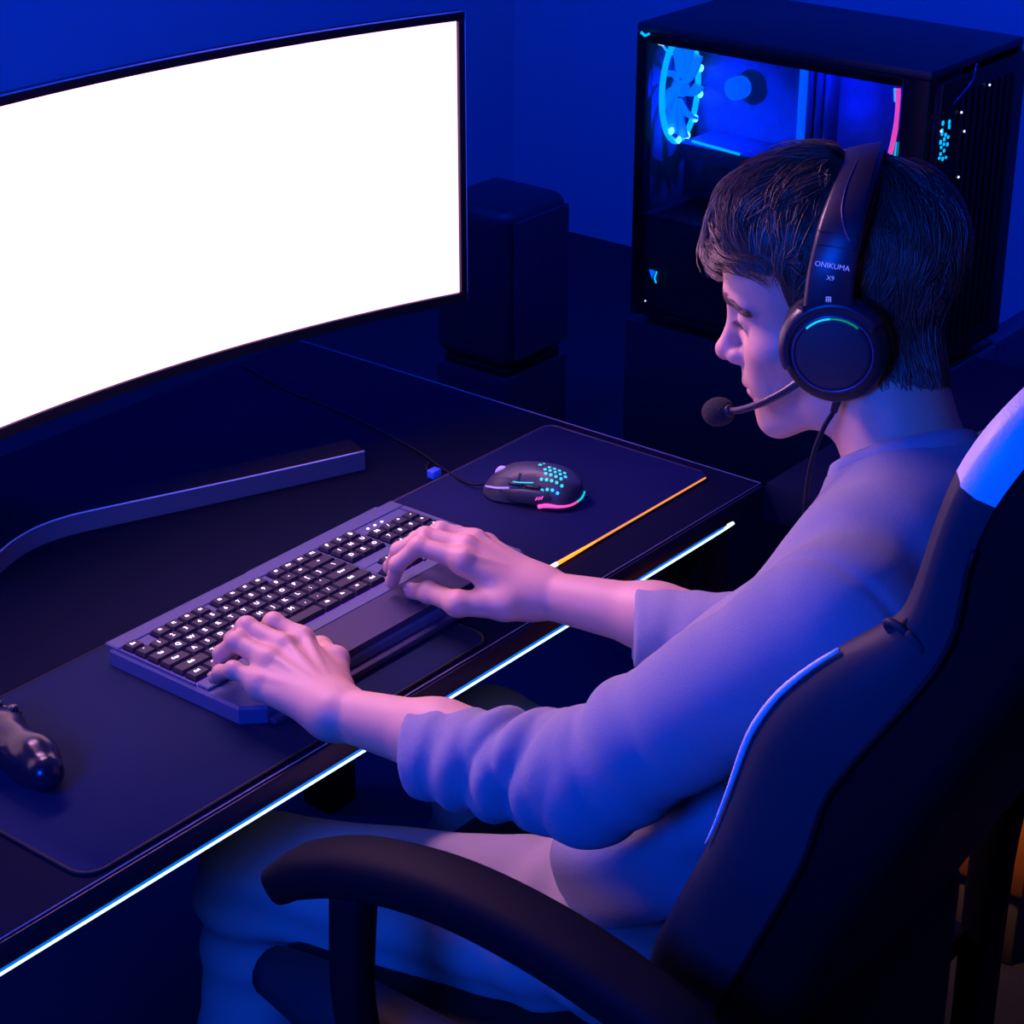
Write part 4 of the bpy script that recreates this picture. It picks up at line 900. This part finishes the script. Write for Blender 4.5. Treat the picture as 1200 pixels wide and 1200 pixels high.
AL, AR = V3(1.262, 1.405, .13), V3(1.670, 1.44, .13)
def leg(H, K, A):
    def post(P, d):
        h, q_ = along(P, H, K); h2, q2 = along(P, K, A)
        return d-np.exp(-((h-.12)/.16)**2)*.0045*np.sin(h*44+q_[:, 0]*30)-np.exp(-((h2-.12)/.2)**2)*.004*np.sin(h2*38+q2[:, 0]*25)-.0018*foldnoise(P, 36, 2.1)
    return (.03, [cone(H, K, .088, .064, .03), cone(K, A+(K-A)*.45, .060, .056, .03), cone(A+(K-A)*.45, A, .058, .050, .03)], post)
TR = Field([(0, [ell((1.483, .960, .610), (.168, .125, .095), .05)], None), leg(HPL, KL, AL), leg(HPR, KR, AR)], slack=.012)
tro = fast('trousers', surface(TR, (1.12, .80, .06), (1.84, 1.53, .78), .0062), 'trousers', person, label='light beige cotton trousers')
for (A, sg) in ((AL, -1), (AR, 1)):
    s = add('shoe', tube([A+V3(0, -.05, -.075), A+V3(0, .02, -.065), A+V3(sg*.004, .10, -.082), A+V3(sg*.008, .175, -.098)], [.040, .048, .044, .030], 16, 6, sq=(.95, 1, 2.4), up=V3(0, 0, 1)), 'shoe', person)
    add('sole', tube([A+V3(0, -.085, -.118), A+V3(0, .02, -.118), A+V3(sg*.004, .11, -.118), A+V3(sg*.008, .205, -.118)], [.030, .044, .046, .026], 16, 6, sq=(1, .25, 3), up=V3(0, 0, 1)), 'sole', s)

# ------------------------------------------------------------------ headset
t = root('headset', 'black over-ear headset with boom microphone worn by the person', 'headset', HC)
hp_ = lambda pts: [hl(*p) for p in pts]
for sg in (-1, 1):
    c = hl(sg*.083, -.004, -.004); axv = MH@(V3(sg, .02, -.0)); axv /= np.linalg.norm(axv)
    Re = basis(axv, MH@V3(0, 0, 1)); St = Re@np.diag([.96, 1.03, 1])
    cup = add('ear_cup', lathe(c, axv, [(.030, .0), (.042, .006), (.0465, .012), (.0470, .020), (.0435, .0265), (.038, .029), (.030, .029)], 48, R=St), 'headdark', t)
    add('ear_cushion', lathe(c, axv, [(.026, -.016), (.034, -.019), (.045, -.016), (.050, -.006), (.0485, .004), (.043, .009), (.030, .006)], 48, R=St), 'cushion', cup, label='soft black ear cushion')
    add('outer_disc', lathe(c, axv, [(.033, .027), (.0325, .0305), (.029, .0318), (.001, .0325)], 48), 'disc', cup, label='flat matt outer disc')
    add('disc_ring', tube([c+axv*.0300+Re@V3(.0342*math.cos(a), .0342*math.sin(a), 0) for a in np.linspace(0, 2*PI, 61)], .0012, 8), 'ringm', cup, label='thin violet metallic ring')
    if sg < 0:
        ga = lambda a0, a1: [c+axv*.0306+Re@V3(.0318*math.cos(a), .0318*math.sin(a), 0) for a in np.linspace(a0, a1, 14)]
        add('ring_light', tube(ga(1.45, 2.15), .0009, 6), 'teal', cup, label='teal arc of light'); add('ring_light', tube(ga(.65, 1.45), .0009, 6), 'green', cup, label='green arc of light')
    # upper shoulder of the cup: crescent plate joined to the yoke
    add('cup_shield', loft([np.stack([c+axv*h+Re@V3(r*math.cos(a), r*1.02*math.sin(a), 0) for r, h in ((.0375, .0285), (.0375, .031), (.0450, .0265), (.0485, .018), (.0480, .014), (.044, .020))]) for a in np.linspace(.35, PI-.35+.55, 30)]), 'headset', cup, label='glossy indigo upper shell')
band = band+[(-x, y, z) for x, y, z in band[-2::-1]]
bs = spline([np.array(p) for p in band], 6)
wds = np.interp(abs(bs[:, 0]*0+np.linspace(-1, 1, len(bs))), [0, .3, .62, .85, 1], [.0175, .0185, .0195, .0205, .0235])
def bandmesh(d0, d1, wk, i0=0, i1=None):
    rings = []; T = np.gradient(bs, axis=0); T /= np.linalg.norm(T, axis=1)[:, None]
    for i in range(len(bs))[i0:i1]:
        yv = V3(0, 1, 0); nv = np.cross(T[i], yv); nv /= np.linalg.norm(nv); nv = nv*np.sign(nv@(bs[i]-V3(0, 0, .0)))
        yv = np.cross(nv, T[i]); yv *= np.sign(yv[1]); w_ = wds[i]*wk; e = (d1-d0)*.35
        rings.append(HC+np.array([bs[i]+nv*d0+yv*w_*.9, bs[i]+nv*(d0+e)+yv*w_, bs[i]+nv*(d1-e)+yv*w_, bs[i]+nv*d1+yv*w_*.8, bs[i]+nv*(d1+.0005), bs[i]+nv*d1-yv*w_*.8, bs[i]+nv*(d1-e)-yv*w_, bs[i]+nv*(d0+e)-yv*w_, bs[i]+nv*d0-yv*w_*.9])@MH.T)
    return loft(rings)
hbd = add('headband', bandmesh(-.0035, .0025, 1), 'headset', t, label='wide indigo black headband')
nb_ = len(bs); add('band_cushion', bandmesh(-.0135, -.0038, 1.05, 14, nb_-14), 'cushion', hbd)
# yoke plates, engraved curve and joint lines on the outside of the band
T_ = np.gradient(bs, axis=0)
def onband(i, yo, d=.0030):
    T = T_[i]/np.linalg.norm(T_[i]); nv = np.cross(T, V3(0, 1, 0)); nv /= np.linalg.norm(nv); nv = nv*np.sign(nv@bs[i]); yv = np.cross(nv, T); yv *= np.sign(yv[1]); return HC+MH@(bs[i]+nv*d+yv*yo), MH@nv, MH@yv, MH@T
add('band_line', tube([onband(i, y)[0] for i, y in ((32, .002), (28, .003), (24, .004), (20, .002), (17, -.004), (15, -.012))], .0008, 6, 5), 'ringm', hbd, label='violet engraved line')
for i in (14, 16): add('joint_line', tube([onband(i, y, .0026)[0] for y in np.linspace(-.018, .018, 7)], .0006, 6), 'headdark', hbd)
for i, s_, body_ in ((11, .0064, 'ONIKUMA'), (9, .0056, 'X9')):
    p, nv, yv, T = onband(i, 0, .0030); R_ = np.stack([-yv, T*np.sign((MH.T@T)[2]), nv], 1); text('lettering', body_, s_, 'print', hbd, p, R_, label='small white lettering')
p, nv, yv, T = onband(5, 0, .0032); R_ = np.stack([-yv, T*np.sign((MH.T@T)[2]), nv], 1)
add('square_mark', join(*[rbox(p+R_@V3(x, y, 0), s2, 0, 1, R_) for x, y, s2 in ((-.0018, 0, (.0008, .0046, .0004)), (0, 0, (.0008, .0046, .0004)), (.0018, 0, (.0008, .0046, .0004)), (0, .0021, (.0044, .0006, .0004)), (0, -.0003, (.0044, .0005, .0004)))]), 'print', hbd, smooth=False, label='small white square mark')
for sg in (-1, 1): add('yoke', loft([HC+np.array([(sg*(x-.002), -.004-w_, z), (sg*(x+.0045), -.004-w_*.8, z), (sg*(x+.0045), -.004+w_*.8, z), (sg*(x-.002), -.004+w_, z)])@MH.T for x, w_, z in ((.1035, .030, .022), (.1050, .026, .028), (.1060, .0235, .036), (.1062, .0225, .042))]), 'headset', t, auto=40)
mb = [hl(-.098, .030, -.028), hl(-.098, .046, -.036), hl(-.092, .070, -.046), hl(-.080, .092, -.054), hl(-.068, .106, -.058)]
add('boom_joint', lathe(hl(-.099, .027, -.026), MH@V3(-1, 0, 0), [(.006, -.006), (.0075, -.004), (.0075, .004), (.006, .006)], 18), 'headset', t)
add('microphone_boom', tube(mb, [.0042, .0036, .0034, .0032], 10, 6), 'headset', t)
md = mb[-1]-mb[-2]; md /= np.linalg.norm(md); s = add('foam_windscreen', ellipsoid(mb[-1]+md*.016, (.0135, .0135, .0185), basis(md), 22, 14), 'foam', t, label='round foam microphone windscreen')
add('foam_collar', tube([mb[-1]-md*.004, mb[-1]+md*.004], [.0052, .0065], 12), 'headdark', s)
cb = hl(-.092, .004, -.050)
cbl = [cb, V3(1.4891, .8388, 1.144), V3(1.4827, .844, 1.1287), V3(1.4736, .8472, 1.1066), V3(1.4719, .8508, 1.0735), V3(1.4775, .8546, 1.0412), V3(1.5088, .8689, .995), V3(1.54, .90, .92)]
add('cable_relief', tube([cb+V3(.002, -.003, .010), cb+V3(-.010, -.003, -.012)], [.0048, .0032], 10), 'headdark', t)
add('cable', tube(cbl, .0022, 8, 8), 'matt', t, label='thin black cable hanging from the ear cup')
